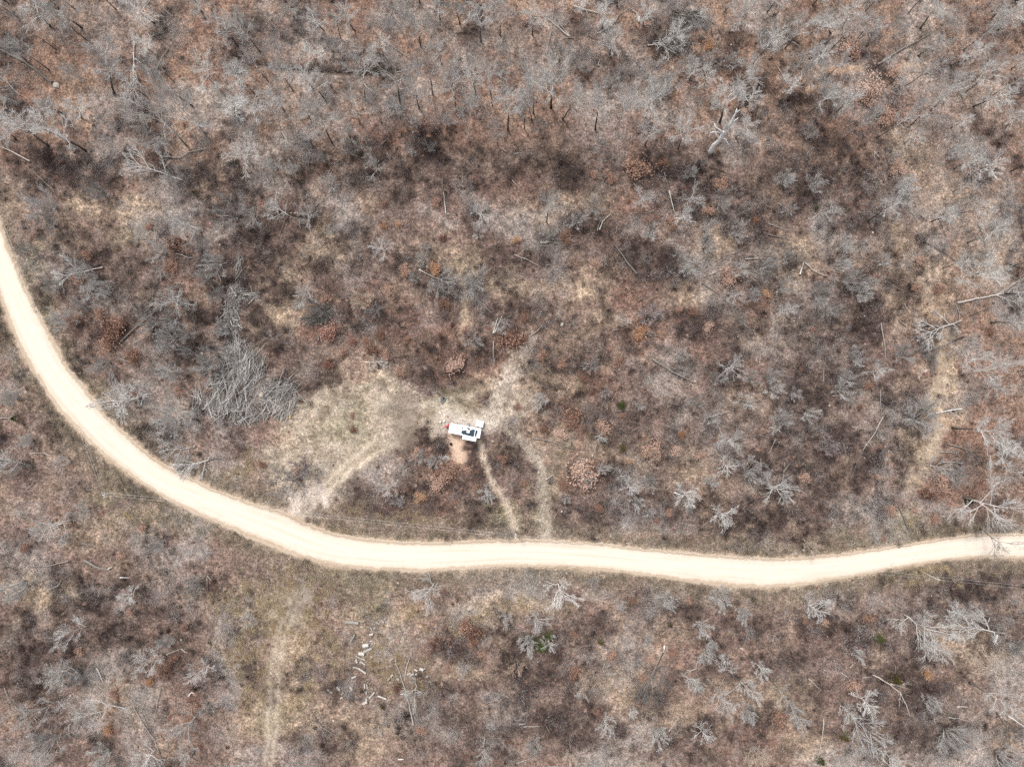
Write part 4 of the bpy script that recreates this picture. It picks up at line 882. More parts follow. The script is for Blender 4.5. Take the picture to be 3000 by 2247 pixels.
# ------------------------------------------------------------------ leafy oaks, cedars, dark scrub
def leafy_proto(seed, n=900):
    rng = random.Random(seed)
    sb, lb = MB(), MB()
    lobes = [(rng.uniform(-.55, .55), rng.uniform(-.55, .55), rng.uniform(.55, 1.0), rng.uniform(.32, .55)) for _ in range(7)]
    for (x, y, z, r) in lobes:
        sb.tube([(0, 0, -.05), (x*.4, y*.4, z*.5), (x, y, z)], [.03, .02, .008], 4, cap=False)
        for _ in range(3):
            sb.tube([(x*.7, y*.7, z*.8), (x + rng.gauss(0, r*.5), y + rng.gauss(0, r*.5), z + rng.uniform(-.1, r*.5))], [.012, .004], 3, cap=False)
    for i in range(n):
        x, y, z, r = rng.choice(lobes)
        d = Vector((rng.gauss(0, 1), rng.gauss(0, 1), rng.gauss(0, .8))).normalized() * r * (abs(rng.gauss(0, .75)) + .1)
        p = Vector((x, y, z * .85)) + d
        if p.z < .05: p.z = .05 + rng.random() * .2
        a = Vector((rng.gauss(0, 1), rng.gauss(0, 1), rng.gauss(0, .45))).normalized()
        b = a.cross(Vector((rng.gauss(0, .5), rng.gauss(0, .5), 1))).normalized()
        L, w = rng.uniform(.04, .08), rng.uniform(.025, .045)
        lb.quad(p - a*L, p - b*w, p + a*L, p + b*w, rng.choice((0, 0, 0, 1, 2)))
    return sb.mesh('stem', M['wood_dark']), lb.mesh('foliage', [M['leaf_mid'], M['leaf_mid'], M['brush_brown']])
LEAFY = [leafy_proto(500+s) for s in range(6)]
srng = random.Random(31)
def shrub(protos, name, px, py, r, hr, mat, stem_mat=None):
    sm, lm = srng.choice(protos)
    q = W(px, py); 
    e = empty(name, (q.x, q.y, gz1(q.x, q.y)), srng.uniform(0, 6.28))
    e.scale = (r, r, r * hr)
    s = link('stem', sm, e); f = link('foliage', lm, e)
    f.material_slots[0].link = 'OBJECT'; f.material_slots[0].material = M[mat]
    if name == 'leafy_oak':
        f.material_slots[1].link = 'OBJECT'; f.material_slots[1].material = M['leaf_pale' if mat != 'leaf_pale' else 'leaf_mid']
    return e
RUSTS = {
2: [(1070,1450,150,'p'),(700,1520,50),(860,1550,60),(1300,1430,60),(1800,1600,80,'p'),(2000,980,60,'p'),(1680,410,70,'o')],
3: [(820,780,130,'p'),(680,420,110,'p'),(1000,1030,110,'p'),(1190,1000,90,'p'),(1060,640,80,'p'),(1100,1450,80,'p'),(720,480,80),(780,860,80),(870,880,70,'p')],
10: [(340,360,60,'d'),(1000,1230,130,'d'),(960,1310,80),(660,1110,80),(1500,650,80),(1540,460,90,'d'),(1290,300,50),(760,560,60),(900,1060,70),(1180,1420,90),(700,780,80,'d'),(1050,1130,70)],
11: [(610,940,60,'d'),(610,1200,90,'r'),(640,1260,60,'r'),(820,1290,50,'r'),(1070,1240,60),(1310,1280,50),(960,1290,50),(1010,1380,80,'d'),(620,1490,60,'r'),(1110,1430,60,'p'),(1540,680,80,'o'),(1300,680,70),(1780,1430,60,'d'),(1740,1510,100,'p'),(1250,1570,60,'p'),(1550,100,60),(1110,100,40),(1100,300,40,'o'),(1240,285,40,'o'),(1620,410,50,'r'),(60,140,60),(1650,960,70),(980,930,80),(1160,860,60),(2160,1280,100,'d'),(1830,1230,50,'r'),(740,1390,60)],
12: [(480,400,80),(1110,160,60,'d'),(1170,250,40,'d'),(1680,160,70,'p'),(740,620,60),(1860,750,100),(1120,1240,90,'o'),(1280,1220,50),(420,1490,60),(930,1480,60,'d'),(620,1610,50),(270,1120,25,'r'),(1440,1010,40),(2190,880,50,'o'),(40,430,50,'o'),(60,1300,120,'d'),(250,1420,60,'d'),(1700,1180,60,'p'),(2100,240,30,'o'),(1400,300,70),(1560,1050,50),(840,1360,25),(110,1090,50)],
13: [(1280,590,50),(1220,940,30),(1250,840,50),(1850,1160,40),(1440,850,60),(1900,1220,50),(1650,1570,40,'d'),(2140,1400,60),(380,1190,30,'r'),(910,740,40,'r')],
20: [(230,1410,60),(1200,90,60),(1240,1240,50),(580,1110,50),(1060,1470,50),(1470,1550,20,'d'),(1560,60,60)],
21: [(840,270,35,'r'),(845,400,40,'r'),(360,785,80,'d'),(1430,980,60,'o'),(1200,940,50,'d'),(1810,720,60,'p'),(1910,890,40,'p'),(60,690,50),(1490,650,20,'r'),(2120,640,50),(1400,600,70),(1650,750,110,'p'),(1560,860,90)],
22: [(260,390,40),(430,450,70,'p'),(580,520,60,'p'),(770,390,80,'p'),(600,790,150,'p'),(1200,590,110,'p'),(1400,580,60,'p'),(1360,1110,45),(1250,1180,40),(740,1080,50),(950,280,40,'p'),(1630,630,50,'p'),(100,860,40),(430,870,60),(510,300,100,'d'),(40,200,40),(690,140,30),(1470,440,40,'o'),(1020,680,30,'o'),(1750,490,40)],
23: [(950,800,40),(290,800,60),(1030,610,25),(1260,1100,40,'p'),(1050,1100,60),(980,1330,40,'p'),(1420,1170,60,'p'),(780,200,30),(1350,930,90,'d'),(1500,850,90,'p'),(850,30,60),(2130,340,60),(1740,960,70,'p')],
30: [(1600,460,40,'d'),(1130,310,40,'p'),(1300,920,50,'o'),(1430,780,80),(1520,710,60),(700,660,50),(1010,1010,60),(1740,1470,40),(960,1310,60,'o'),(1650,1230,60),(1690,1130,40)],
31: [(1800,420,90,'d'),(1900,490,100,'d'),(1860,560,60),(1950,660,50,'p'),(1220,970,50,'d'),(1650,800,40),(1430,1340,60)],
32: [(870,690,60,'p'),(550,830,80,'p'),(1120,870,50,'d'),(1200,700,50),(730,1170,40),(540,500,40),(1980,500,30,'p'),(1440,760,50),(1840,1520,30),(1380,650,50),(1530,210,40),(1040,220,40),(1740,1110,60,'p')],
33: [(90,1210,90,'p'),(1360,850,60,'o'),(720,950,80),(850,350,70,'p'),(480,400,40,'p'),(300,380,40,'p'),(20,1430,40,'d')],
}
RT = {'': ('leaf_mid', 'rusty brown'), 'p': ('leaf_pale', 'pale pinkish brown'), 'd': ('leaf_deep', 'deep rust'), 'r': ('leaf_red', 'dull red'), 'o': ('leaf_orange', 'orange tan')}
for rc, l in RUSTS.items():
    for t in l:
        mat, word = RT[t[3] if len(t) > 3 else '']
        r = t[2] / TS / PPM
        px, py = tile(rc, t[0], t[1])
        o = shrub(LEAFY, 'leafy_oak', px, py, r, srng.uniform(.55, .85), mat)
        reg(o, f'{word} leafy oak {"clump" if r > 1.8 else "sprout"}', px, py, 'shrub', 'young oaks still holding dead leaves')

def cedar_proto(seed, n=420, dome=False):
    rng = random.Random(seed)
    sb, lb = MB(), MB()
    sb.tube([(0, 0, -.1), (0, 0, 1.5)], [.07, .01], 5, cap=False)
    for i in range(n):
        t = rng.random() ** (1.2)
        R = (1 - t) ** .8 if not dome else math.sqrt(max(0, 1 - t*t))
        az = rng.uniform(0, 6.28); rr = R * (rng.random() ** .4) * (1 + .25 * math.sin(az * 5 + seed))
        p = Vector((math.cos(az)*rr, math.sin(az)*rr, t * (1.7 if not dome else .8) + .08))
        a = Vector((math.cos(az), math.sin(az), rng.uniform(-.2, .9))).normalized()
        b = a.orthogonal().normalized(); b = Quaternion(a, rng.uniform(0, 6.28)) @ b
        L, w = rng.uniform(.10, .26), rng.uniform(.02, .05)
        lb.quad(p - a*L*.3 - b*w, p - a*L*.3 + b*w, p + a*L + b*w*.3, p + a*L - b*w*.3)
    return sb.mesh('stem', M['wood_dark']), lb.mesh('foliage', M['needle'])
CEDAR = [cedar_proto(600+s) for s in range(3)]
SCRUB = [cedar_proto(650+s, 300, True) for s in range(3)]
GREENS = [(20,175,300,34,''),(22,940,190,34,''),(22,950,555,30,'o'),(32,250,570,62,''),(32,320,505,34,''),(32,1357,415,22,'o'),(32,765,570,25,'o'),(33,940,530,36,''),(33,1090,890,38,'o'),(33,640,1370,38,'o'),(33,440,1580,32,''),(23,1710,1010,28,''),(10,1700,20,22,'o'),(13,405,150,18,''),(31,1100,1120,20,'o'),(1,1020,625,26,'o')]
for rc, u, v, r, fl in GREENS:
    px, py = tile(rc, u, v)
    o = shrub(CEDAR, 'young_cedar', px, py, r / TS / PPM * 1.3, 1.2, 'needle_olive' if fl else 'needle')
    reg(o, 'small olive green cedar' if fl else 'small dark green cedar', px, py, 'evergreen', 'young green cedars')
DARKS = {30: [(1850,55,20,'r'),(1860,105,22,'r'),(1895,203,17),(1848,228,17),(1950,128,10),(1175,240,11),(1208,62,10),(758,430,18),(1390,495,20),(1448,485,15),(1383,555,20),(1365,680,10),(1420,685,10),(1965,595,10),(1955,665,8),(2035,742,11),(2138,865,17),(2090,945,16),(1693,955,30),(1820,570,22),(2178,1095,10),(2150,1200,10),(1965,1480,17),(1665,1525,22),(1965,1325,10),(490,1505,18)],
 20: [(240,40,20,'r'),(288,62,16,'r'),(215,355,12),(1730,610,24)], 32: [(552,740,16),(620,765,20),(1348,1180,9),(1815,990,8),(1705,1495,12),(1310,1640,18)], 33: [(525,600,22,'r'),(888,853,13),(1560,1290,10),(515,1213,8)],
 11: [(1975,270,15),(660,605,14),(415,385,14),(1060,1510,24),(1700,1150,20)], 12: [(185,680,15),(795,1320,12),(1475,1040,12),(1250,845,12)], 22: [(695,80,20,'r'),(630,325,12),(945,425,12)], 31: [(575,1455,26),(515,1305,18),(915,995,16),(1300,1200,30),(1235,1310,26),(1225,1350,22),(1815,1262,10),(1560,1000,12),(370,1125,16),(2180,1310,8),(1240,935,14)],
 3: [(285,900,12),(240,965,10),(825,1465,14),(945,1435,12),(1910,1548,14),(925,635,10),(1395,710,10)], 13: [(1325,665,16),(1110,853,12),(1440,1575,10),(1325,590,12),(2150,915,14),(1940,965,12)], 1: [(1220,1295,14),(920,1340,12),(140,185,12),(575,345,14)], 10: [(200,265,14)], 23: [(1315,650,8),(1740,340,14)]}
for rc, l in DARKS.items():
    for t in l:
        px, py = tile(rc, t[0], t[1])
        o = shrub(SCRUB, 'dark_shrub', px, py, t[2] / TS / PPM * 1.05, 1.0, 'leaf_deep' if len(t) > 3 else 'scrub_black')
        reg(o, 'small round rust-dark shrub' if len(t) > 3 else ('small round black shrub' if t[2] > 15 else 'tiny round black shrub'), px, py, 'shrub', 'small round dark shrubs')

# ------------------------------------------------------------------ stones
def rock_mesh(seed):
    rng = random.Random(seed); mb = MB()
    rings = []
    for k, (z, r) in enumerate([(-.25, .8), (.15, 1.0), (.5, .85), (.75, .45)]):
        n0 = len(mb.v)
        for j in range(8):
            a = 6.283 * j / 8
            rr = r * rng.uniform(.75, 1.15)
            mb.v.append((rr*math.cos(a), rr*math.sin(a)*.8, z + rng.uniform(-.08, .08)))
        rings.append(n0)
    for a, b in zip(rings, rings[1:]):
        for j in range(8): mb.f.append((a+j, a+(j+1) % 8, b+(j+1) % 8, b+j)); mb.m.append(0)
    mb.f.append(tuple(rings[-1]+j for j in range(8))); mb.m.append(0)
    return mb.mesh('stone', M['stone'])
ROCKS = [rock_mesh(700+s) for s in range(6)]
STONES = [(11,615,1525,12),(11,1100,185,9),(11,300,185,8),(11,1750,985,6),(11,120,980,6),(12,430,1150,18),(21,1490,785,8),(21,1045,968,7),(21,2193,1030,9),(21,410,775,9),(21,1490,885,8),(22,230,768,15),(22,1785,860,12),(22,1220,950,10),(22,1420,1378,6),(22,2130,1378,6),(22,430,1105,10),(23,1177,740,9),(23,530,190,10),(30,1180,1470,22),(30,1560,560,12),(30,940,665,12),(31,690,630,9),(31,1228,65,13),(31,545,938,6),(31,655,1078,6),(31,1140,1122,7),(31,670,1250,12),(32,1055,545,10),(32,1985,630,13),(13,905,355,12),(13,835,1318,8),(2,1800,700,24),(2,1890,395,11),(2,990,482,12),(10,2060,985,16),(10,1745,1400,22),(10,1950,1437,16),(21,50,100,30),(10,1905,460,16),(0,480,735,30),(0,1475,375,10),(0,1495,318,12),(2,1385,595,18)]
for k, (rc, u, v, r) in enumerate(STONES):
    px, py = tile(rc, u, v); q = W(px, py)
    o = link('stone', ROCKS[k % 6]); s = max(r / TS / PPM, .18)
    o.location = (q.x, q.y, gz1(q.x, q.y)); o.scale = (s, s, s*.8); o.rotation_euler = (0, 0, srng.uniform(0, 6))
    reg(o, 'large pale stone' if s > .42 else 'small whitish stone', px, py, 'stone', 'loose stones')

# ------------------------------------------------------------------ brush piles of cut sticks
def stick_mesh(seed, L=4.0, r=.045):
    rng = random.Random(seed); mb = MB()
    pts = []; y = 0; dy = rng.uniform(-.05, .05)
    for i in range(5):
        pts.append(Vector(((i/4 - .5) * L, y, rng.uniform(-.05, .05)))); dy += rng.gauss(0, .05); y += dy * L / 4
    mb.tube(pts, [r, r*.9, r*.75, r*.55, r*.3], 5)
    for k in range(2):
        i = rng.randint(1, 3); s = rng.choice((-1, 1))
        mb.tube([pts[i], pts[i] + Vector((.5*rng.random()+.3, s*rng.uniform(.15, .5), rng.uniform(0, .2)))], [r*.45, r*.15], 3)
    return mb.mesh('stick', M['wood_pale'])
STICKS = [stick_mesh(800+s) for s in range(6)]
def brush_pile(name, label, lobes, n_part, n_fill, tones, Lr, group=None, bright=False):
    """lobes: centre px, radii px, height m, main direction (degrees, picture right = 0, up = 90), spread"""
    rng = random.Random(len(label))
    c0 = W(lobes[0][0], lobes[0][1])
    e = empty(name, (c0.x, c0.y, gz1(c0.x, c0.y)))
    tag(e, label, 'brush pile', group)
    wts = [l[2]*l[3] for l in lobes]
    def spot():
        l = rng.choices(lobes, wts)[0]
        a = rng.uniform(0, 6.283); t = math.sqrt(rng.random()) * (1.25 if rng.random() < .12 else 1)
        px = l[0] + math.cos(a)*t*l[2]; py = l[1] + math.sin(a)*t*l[3]
        q = W(px, py)
        return q - c0, max(.05, (1 - t*t)) * l[4], math.radians(l[5] + rng.gauss(0, l[6]) + 14*math.sin(px/17 + py/23) + 10*math.sin(px/9 - py/13)), px, py
    fill = MB()
    for k in range(n_fill):
        p, top, d, px, py = spot()
        z = rng.uniform(.05, 1.0) * top * .9 + .06
        L = rng.uniform(*Lr); dv = Vector((math.cos(d), math.sin(d), rng.gauss(0, .2)))
        bend = Vector((-dv.y, dv.x, 0)) * rng.gauss(0, .14) * L
        r = .02 + .07 * rng.random()**2
        A_ = p + Vector((0, 0, z)) - dv*L/2; B_ = p + Vector((0, 0, z + .06)) + bend; C_ = p + Vector((0, 0, z)) + dv*L/2
        A_.z = max(A_.z, .03); C_.z = max(C_.z, .03)
        fill.tube([A_, B_, C_], [r, r*.8, r*.35], 3, cap=False, m=rng.choice((0, 0, 1, 2)))
    f = fill.build('stick_tangle', [M[tones[0]], M[tones[1]], M['wood_dark']], e); f['kind'] = 'stuff'
    for k in range(n_part):
        p, top, d, px, py = spot()
        s = link('stick', rng.choice(STICKS), e)
        s.location = p + Vector((0, 0, top * rng.uniform(.75, 1.0) + .12))
        s.rotation_euler = (rng.gauss(0, .08), rng.gauss(0, .10), d)
        k2 = rng.uniform(*Lr) / 4; s.scale = (k2 * 1.1, k2 * 1.1, rng.uniform(.8, 1.3))
        set_mat(s, rng.choice(['twig_white', 'twig_grey', 'wood_pale'] if bright else ['wood_pale', 'wood_grey', tones[0]]))
    return e
brush_pile('brush_pile', 'big grey heap of cut brush inside the left road bend', [(690,1125,60,80,1.9,60,26),(640,1190,42,42,1.2,70,34),(735,1075,40,50,1.5,75,28),(820,1165,50,56,1.1,52,30),(730,1205,50,32,1.2,45,40),(580,1175,18,45,.7,85,22),(690,1030,30,40,.6,80,40)], 290, 1500, ('twig_grey', 'wood_grey'), (1.8, 5.2), bright=True)
brush_pile('brush_pile', 'ragged windrow of crossed grey sticks above the big brush heap', [(690,860,22,34,1.0,50,35),(678,915,24,34,1.1,80,45),(680,955,22,26,.9,100,50),(700,790,12,50,.5,86,10),(735,865,30,14,.5,20,25)], 130, 380, ('twig_grey', 'wood_grey'), (1.2, 4.2))
brush_pile('brush_pile', 'small dark heap of sticks above the grassy clearing', [(955,920,26,22,.9,40,45),(918,938,30,14,.6,14,14)], 50, 320, ('wood_dark', 'wood_grey'), (1.2, 4.0))
brush_pile('brush_pile', 'dark tangle of piled limbs in the woods at top right of centre', [(2010,60,40,26,1.0,150,20),(1975,130,50,30,.9,30,45)], 60, 420, ('wood_dark', 'brush_grey'), (2.0, 5.0))

# ------------------------------------------------------------------ sawn logs scattered below the road
def za(x, y): return 1010 + x / 8.496, 1790 + y / 8.496
def zb(x, y): return 940 + x / 8.496, 1920 + y / 8.496
SAWN = [(za,40,240,370,270,90),(za,160,740,270,550,50),(za,650,370,700,440,36),(za,735,420,785,380,40),(za,625,565,720,545,50),(za,465,830,615,815,95),(za,490,985,690,900,65),(za,365,1015,505,1040,85),(za,290,1090,520,1195,36),(za,300,1160,320,1245,60),(za,400,1230,510,1305,30),(za,340,1390,540,1520,42),(za,220,1360,340,1390,38),(za,195,1630,300,1585,36),
 (za,1865,1410,1960,1450,75),(za,1965,1430,2010,1430,44),(za,1735,1440,1810,1480,42),(za,1555,1560,1650,1550,32),(za,1630,1600,1740,1540,58),(za,1760,1575,1800,1545,40),(za,2015,1620,2090,1615,56),(za,1150,1620,1215,1560,52),(za,295,440,355,400,27),(za,1005,185,1045,150,44),(za,940,215,985,265,36),(za,790,250,880,290,32),(za,640,735,700,715,26),
 (zb,1675,610,1730,535,50),(zb,1885,535,1945,600,56),(zb,430,735,490,830,46),(zb,745,735,800,815,62),(zb,1100,670,1105,775,42),(zb,1145,690,1165,785,34),(zb,1150,845,1150,930,38),(zb,1215,1045,1350,885,46),(zb,1150,1015,1150,1100,60),(zb,1060,1175,1175,1120,70),(zb,1420,990,1640,1065,42),(zb,1590,960,1620,995,32),(zb,175,805,215,850,36),(zb,235,880,310,895,27),(zb,530,940,590,870,42),(zb,500,1045,560,1000,36),(zb,1270,780,1310,830,42)]
for k, (zf, x1, y1, x2, y2, w) in enumerate(SAWN):
    a, b = zf(x1, y1), zf(x2, y2)
    A_, B_ = W(*a), W(*b); c = (A_ + B_) / 2; r = w / 8.496 / PPM / 2
    d = B_ - A_; L = d.length; ang = math.atan2(d.y, d.x)
    e = empty('sawn_log', (c.x, c.y, gz1(c.x, c.y) + r * .8 + .05), ang)
    mb = MB()
    n = 9; pts = [(-L/2 + L*i/4, lrng.gauss(0, .02), lrng.gauss(0, .02)) for i in range(5)]
    flare = 1.35 if k == 0 else 1.0
    rad = [r * (flare if i == 0 else 1) * lrng.uniform(.92, 1.05) for i in range(5)]
    mb.tube(pts, rad, n, cap=False); mb.build('bark', M['sawn'], e, True)
    for s, rr, p in ((-1, rad[0], pts[0]), (1, rad[-1], pts[-1])):
        cap = MB(); n0 = len(cap.v); cap.v.append((p[0] + s*.02, p[1], p[2]))
        for j in range(n):
            aa = 6.283*j/n; cap.v.append((p[0], p[1] + rr*.98*math.cos(aa), p[2] + rr*.98*math.sin(aa)))
        for j in range(n): cap.f.append((0, 1+j, 1+(j+1) % n)); cap.m.append(0)
        cap.build('cut_end', M['wood_grey'], e)
    wd = 'thick' if w > 60 else ('thin' if w < 38 else 'middling'); ln = 'long' if L > 1.6 else 'short'
    reg(e, f'{ln} {wd} sawn log', (a[0]+b[0])/2, (a[1]+b[1])/2, 'log', 'sawn logs scattered below the road')

# ------------------------------------------------------------------ camper trailer
cc = W(1361.7, 1262.4, 3.0)
camper = empty('camper_trailer', (cc.x, cc.y, gz1(cc.x, cc.y)), math.radians(-10.2))
tag(camper, 'white travel trailer with a slide-out and dark roof patches', 'camper trailer')
def part(name, mats, parent=camper, smooth=False):
    class _P:
        def __enter__(s): s.mb = MB(); return s.mb
        def __exit__(s, *a): s.o = s.mb.build(name, mats, parent, smooth)
    return _P()
LX, LY = 3.83, 1.16
p = part('body', M['rv_white'])
with p as mb: mb.box(-LX, LX, -LY, LY, .62, 2.92, bev=.12)
p = part('roof', M['rv_roof'])
with p as mb: mb.box(-LX+.03, LX-.03, -LY+.03, LY-.03, 2.90, 2.99, bev=.035)
roof = p.o
def rp(x, y):
    """zoomed photograph point to camper roof coordinates"""
    q = W(1250 + x/9.617, 1180 + y/9.617, 3.0) - Vector((cc.x, cc.y, 0)); q.z = 0
    return Quaternion((0, 0, 1), math.radians(10.2)) @ q
def patch(poly, z=2.994):
    mb = MB(); V = [rp(*q) for q in poly]
    rng = random.Random(len(poly)); out = []
    for a, b in zip(V, V[1:] + V[:1]):
        n = max(1, int((b-a).length / .16))
        for i in range(n):
            q = a.lerp(b, i/n); out.append((q.x + rng.gauss(0, .018), q.y + rng.gauss(0, .018)))
    n = len(out)
    mb.v += [(x, y, z) for x, y in out] + [(x, y, z + .004) for x, y in out]
    mb.f.append(tuple(range(n, 2*n))[::-1]); mb.m.append(0)
    for i in range(n): mb.f.append((i, (i+1) % n, n+(i+1) % n, n+i)); mb.m.append(0)
    o = mb.build('roof_patch', M['membrane'], roof); o['label'] = 'dark bare membrane where the white coating has gone'
patch([(985,775),(1040,780),(1120,765),(1175,758),(1240,770),(1280,752),(1330,750),(1365,770),(1330,962),(1180,930),(1030,895),(970,850)])
patch([(1378,775),(1440,772),(1435,850),(1410,900),(1390,960),(1350,955)])
patch([(1000,668),(1015,665),(1018,700),(1045,722),(1075,720),(1085,680),(1100,685),(1090,725),(1050,735),(995,730)])
patch([(1130,705),(1165,700),(1225,710),(1222,752),(1180,755),(1165,735),(1130,730)])
acq = rp(1172, 812)
p = part('air_conditioner', M['plastic_white'])
with p as mb:
    mb.box(acq.x-.40, acq.x+.40, acq.y-.36, acq.y+.36, 2.99, 3.27, bev=.10)
p2 = part('grille', M['rv_grey'], p.o)
with p2 as mb:
    for i in range(5): mb.box(acq.x+.402, acq.x+.415, acq.y-.25, acq.y+.25, 3.05+i*.035, 3.07+i*.035)
for (x, y) in ((790, 735), (890, 842), (1060, 695)):
    v = rp(x, y)
    p = part('roof_vent', M['rv_grey'] if x != 1060 else M['plastic_white'])
    with p as mb:
        s = .10 if x != 1060 else .19
        mb.box(v.x-s, v.x+s, v.y-s, v.y+s, 2.99, 3.08, bev=.03)
so = [rp(1040, 925), rp(1415, 1092)]
p = part('slide_out', M['rv_white'])
with p as mb: mb.box(-.25, 3.0, -LY-.86, -LY+.02, .95, 2.80, bev=.06)
p2 = part('slide_awning', M['rv_roof'], p.o)
with p2 as mb: mb.box(-.30, 3.05, -LY-.90, -LY-.01, 2.802, 2.84, bev=.015)
for x0, x1, y, s in ((-3.0,-2.0,LY,1),(0.2,1.2,LY,1),(2.2,3.2,LY,1),(-2.9,-1.9,-LY,-1)):
    p = part('window', M['black_metal'])
    with p as mb: mb.box(x0-.04, x1+.04, min(y, y+s*.02), max(y, y+s*.02), 1.66, 2.34)
    p2 = part('pane', M['glass_dark'], p.o)
    with p2 as mb: mb.box(x0, x1, min(y+s*.021, y+s*.03), max(y+s*.021, y+s*.03), 1.70, 2.30)
p = part('window', M['black_metal'])
with p as mb: mb.box(.6, 2.2, -LY-.885, -LY-.862, 1.6, 2.3)
p2 = part('pane', M['glass_dark'], p.o)
with p2 as mb: mb.box(.65, 2.15, -LY-.895, -LY-.886, 1.65, 2.25)
p = part('door', M['plastic_white'])
with p as mb: mb.box(-.15, .55, LY+.001, LY+.035, .75, 2.6)
p2 = part('handle', M['black_metal'], p.o)
with p2 as mb: mb.box(.42, .48, LY+.036, LY+.08, 1.55, 1.75)
st = rp(1142, 620)
p = part('step', M['rv_grey'])
with p as mb:
    mb.box(st.x-.36, st.x+.36, LY+.04, LY+.34, .46, .50); mb.box(st.x-.36, st.x+.36, LY+.34, LY+.68, .22, .26)
    for sx in (-.34, .30): mb.box(st.x+sx, st.x+sx+.04, LY+.05, LY+.66, .0, .22)
p = part('chassis', M['black_metal'])
with p as mb:
    mb.box(-LX+.1, LX-.1, -.9, -.78, .45, .61); mb.box(-LX+.1, LX-.1, .78, .9, .45, .61)
    mb.tube([(-LX+.15, .85, .52), (-LX-1.15, 0, .52)], [.06, .06], 6); mb.tube([(-LX+.15, -.85, .52), (-LX-1.15, 0, .52)], [.06, .06], 6)
    mb.tube([(-LX-1.0, 0, .52), (-LX-1.4, 0, .52)], [.07, .05], 8); mb.tube([(-LX-1.0, 0, .0), (-LX-1.0, 0, .7)], [.05, .05], 8)
for x in (.1, .95):
    for s in (-1, 1):
        w = empty('wheel', (x, s*1.0, .34)); w.parent = camper
        mb = MB(); mb.tube([(0, -.1, 0), (0, .1, 0)], [.34, .34], 18); mb.build('tyre', M['rubber'], w, True)
        mb = MB(); mb.tube([(0, s*.102, 0), (0, s*.115, 0)], [.2, .2], 14); mb.build('rim', M['galv'], w)
for (x, y, s) in ((592, 640, .27), (545, 690, .27)):
    v = rp(x, y)
    g = empty('gas_bottle', (v.x, v.y, .58)); g.parent = camper
    mb = MB(); mb.tube([(0,0,0),(0,0,.06),(0,0,.52),(0,0,.66),(0,0,.72)], [s*.8, s, s, s*.72, s*.3], 16); o = mb.build('tank', M['red_paint'], g, True); o['label'] = 'red gas bottle body'
    mb = MB(); mb.tube([(0,0,.72),(0,0,.84)], [.05,.05], 8); mb.box(-.10,.10,-.02,.02,.80,.85); mb.build('valve', M['black_metal'], g)
    mb = MB(); mb.tube([(s*.55,0,.70),(s*.55,.12,.86),(-s*.1,s*.5,.86)], [.02,.02,.02], 5); mb.tube([(-s*.55,0,.70),(-s*.55,-.12,.86),(s*.1,-s*.5,.86)], [.02,.02,.02], 5); mb.build('collar', M['red_paint'], g)

# white storage box beside the camper
bq = W(1250 + 1495/9.617, 1180 + 590/9.617, .95)
sb_ = empty('storage_box', (bq.x, bq.y, gz1(bq.x, bq.y)), math.radians(-11.5))
tag(sb_, 'white square storage box at the rear corner of the camper', 'storage box')
mb = MB(); mb.box(-.84, .84, -.70, .70, .12, .86, bev=.05); mb.build('box_body', M['plastic_white'], sb_)
mb = MB(); mb.box(-.90, .90, -.76, .76, .862, .98, bev=.03); ld = mb.build('lid', M['rv_white'], sb_)
mb = MB(); mb.box(-.15, .15, -.80, -.762, .88, .93); mb.build('handle', M['rv_grey'], ld)
for sx in (-.7, .7):
    mb = MB(); mb.box(sx-.08, sx+.08, -.6, .6, 0, .118); mb.build('skid', M['wood_dark'], sb_)

def jug(px, py, rz, label):
    q = W(px, py); e = empty('water_jug', (q.x, q.y, gz1(q.x, q.y)), rz); tag(e, label, 'jug', 'jugs beside the camper hitch')
    mb = MB(); mb.box(-.30, .22, -.20, .20, .02, .40, bev=.07); mb.build('jug_body', M['plastic_white'], e)
    mb = MB(); mb.tube([(-.36, 0, .22), (-.30, 0, .22)], [.12, .12], 12); mb.build('cap', M['black_metal'], e)
    mb = MB(); mb.tube([(-.15, 0, .38), (-.12, 0, .48), (.12, 0, .48), (.15, 0, .38)], [.025]*4, 6); mb.build('handle', M['plastic_white'], e)
jug(1250 + 392/9.617, 1180 + 538/9.617, math.radians(-35), 'left white water jug with black cap ahead of the camper hitch')
jug(1250 + 480/9.617, 1180 + 520/9.617, math.radians(180), 'right white water jug with black cap ahead of the camper hitch')

def barrel(px, py, r, h, label, name='steel_drum'):
    q = W(px, py); e = empty(name, (q.x, q.y, gz1(q.x, q.y))); tag(e, label, 'drum')
    mb = MB(); n = 18
    zs = [0, h*.33, h*.35, h*.66, h*.68, h]
    mb.tube([(0,0,z) for z in zs], [r, r, r*1.04, r*1.04, r, r], n, cap=False)
    mb.tube([(0,0,h), (0,0,.1)], [r*.95, r*.95], n, cap=False); mb.build('shell', M['black_metal'], e, True)
    mb = MB(); mb.tube([(0,0,h-.03), (0,0,h+.02)], [r*1.05, r*1.05], n, cap=False); mb.build('rim', M['rv_grey'], e)
    mb = MB(); mb.tube([(0,0,.08), (0,0,.14)], [r*.94, r*.94], n); mb.build('ash', M['char'], e)
barrel(1250 + 688/9.617, 1180 + 1157/9.617, .27, .55, 'round dark steel drum on the bare pink soil below the camper')

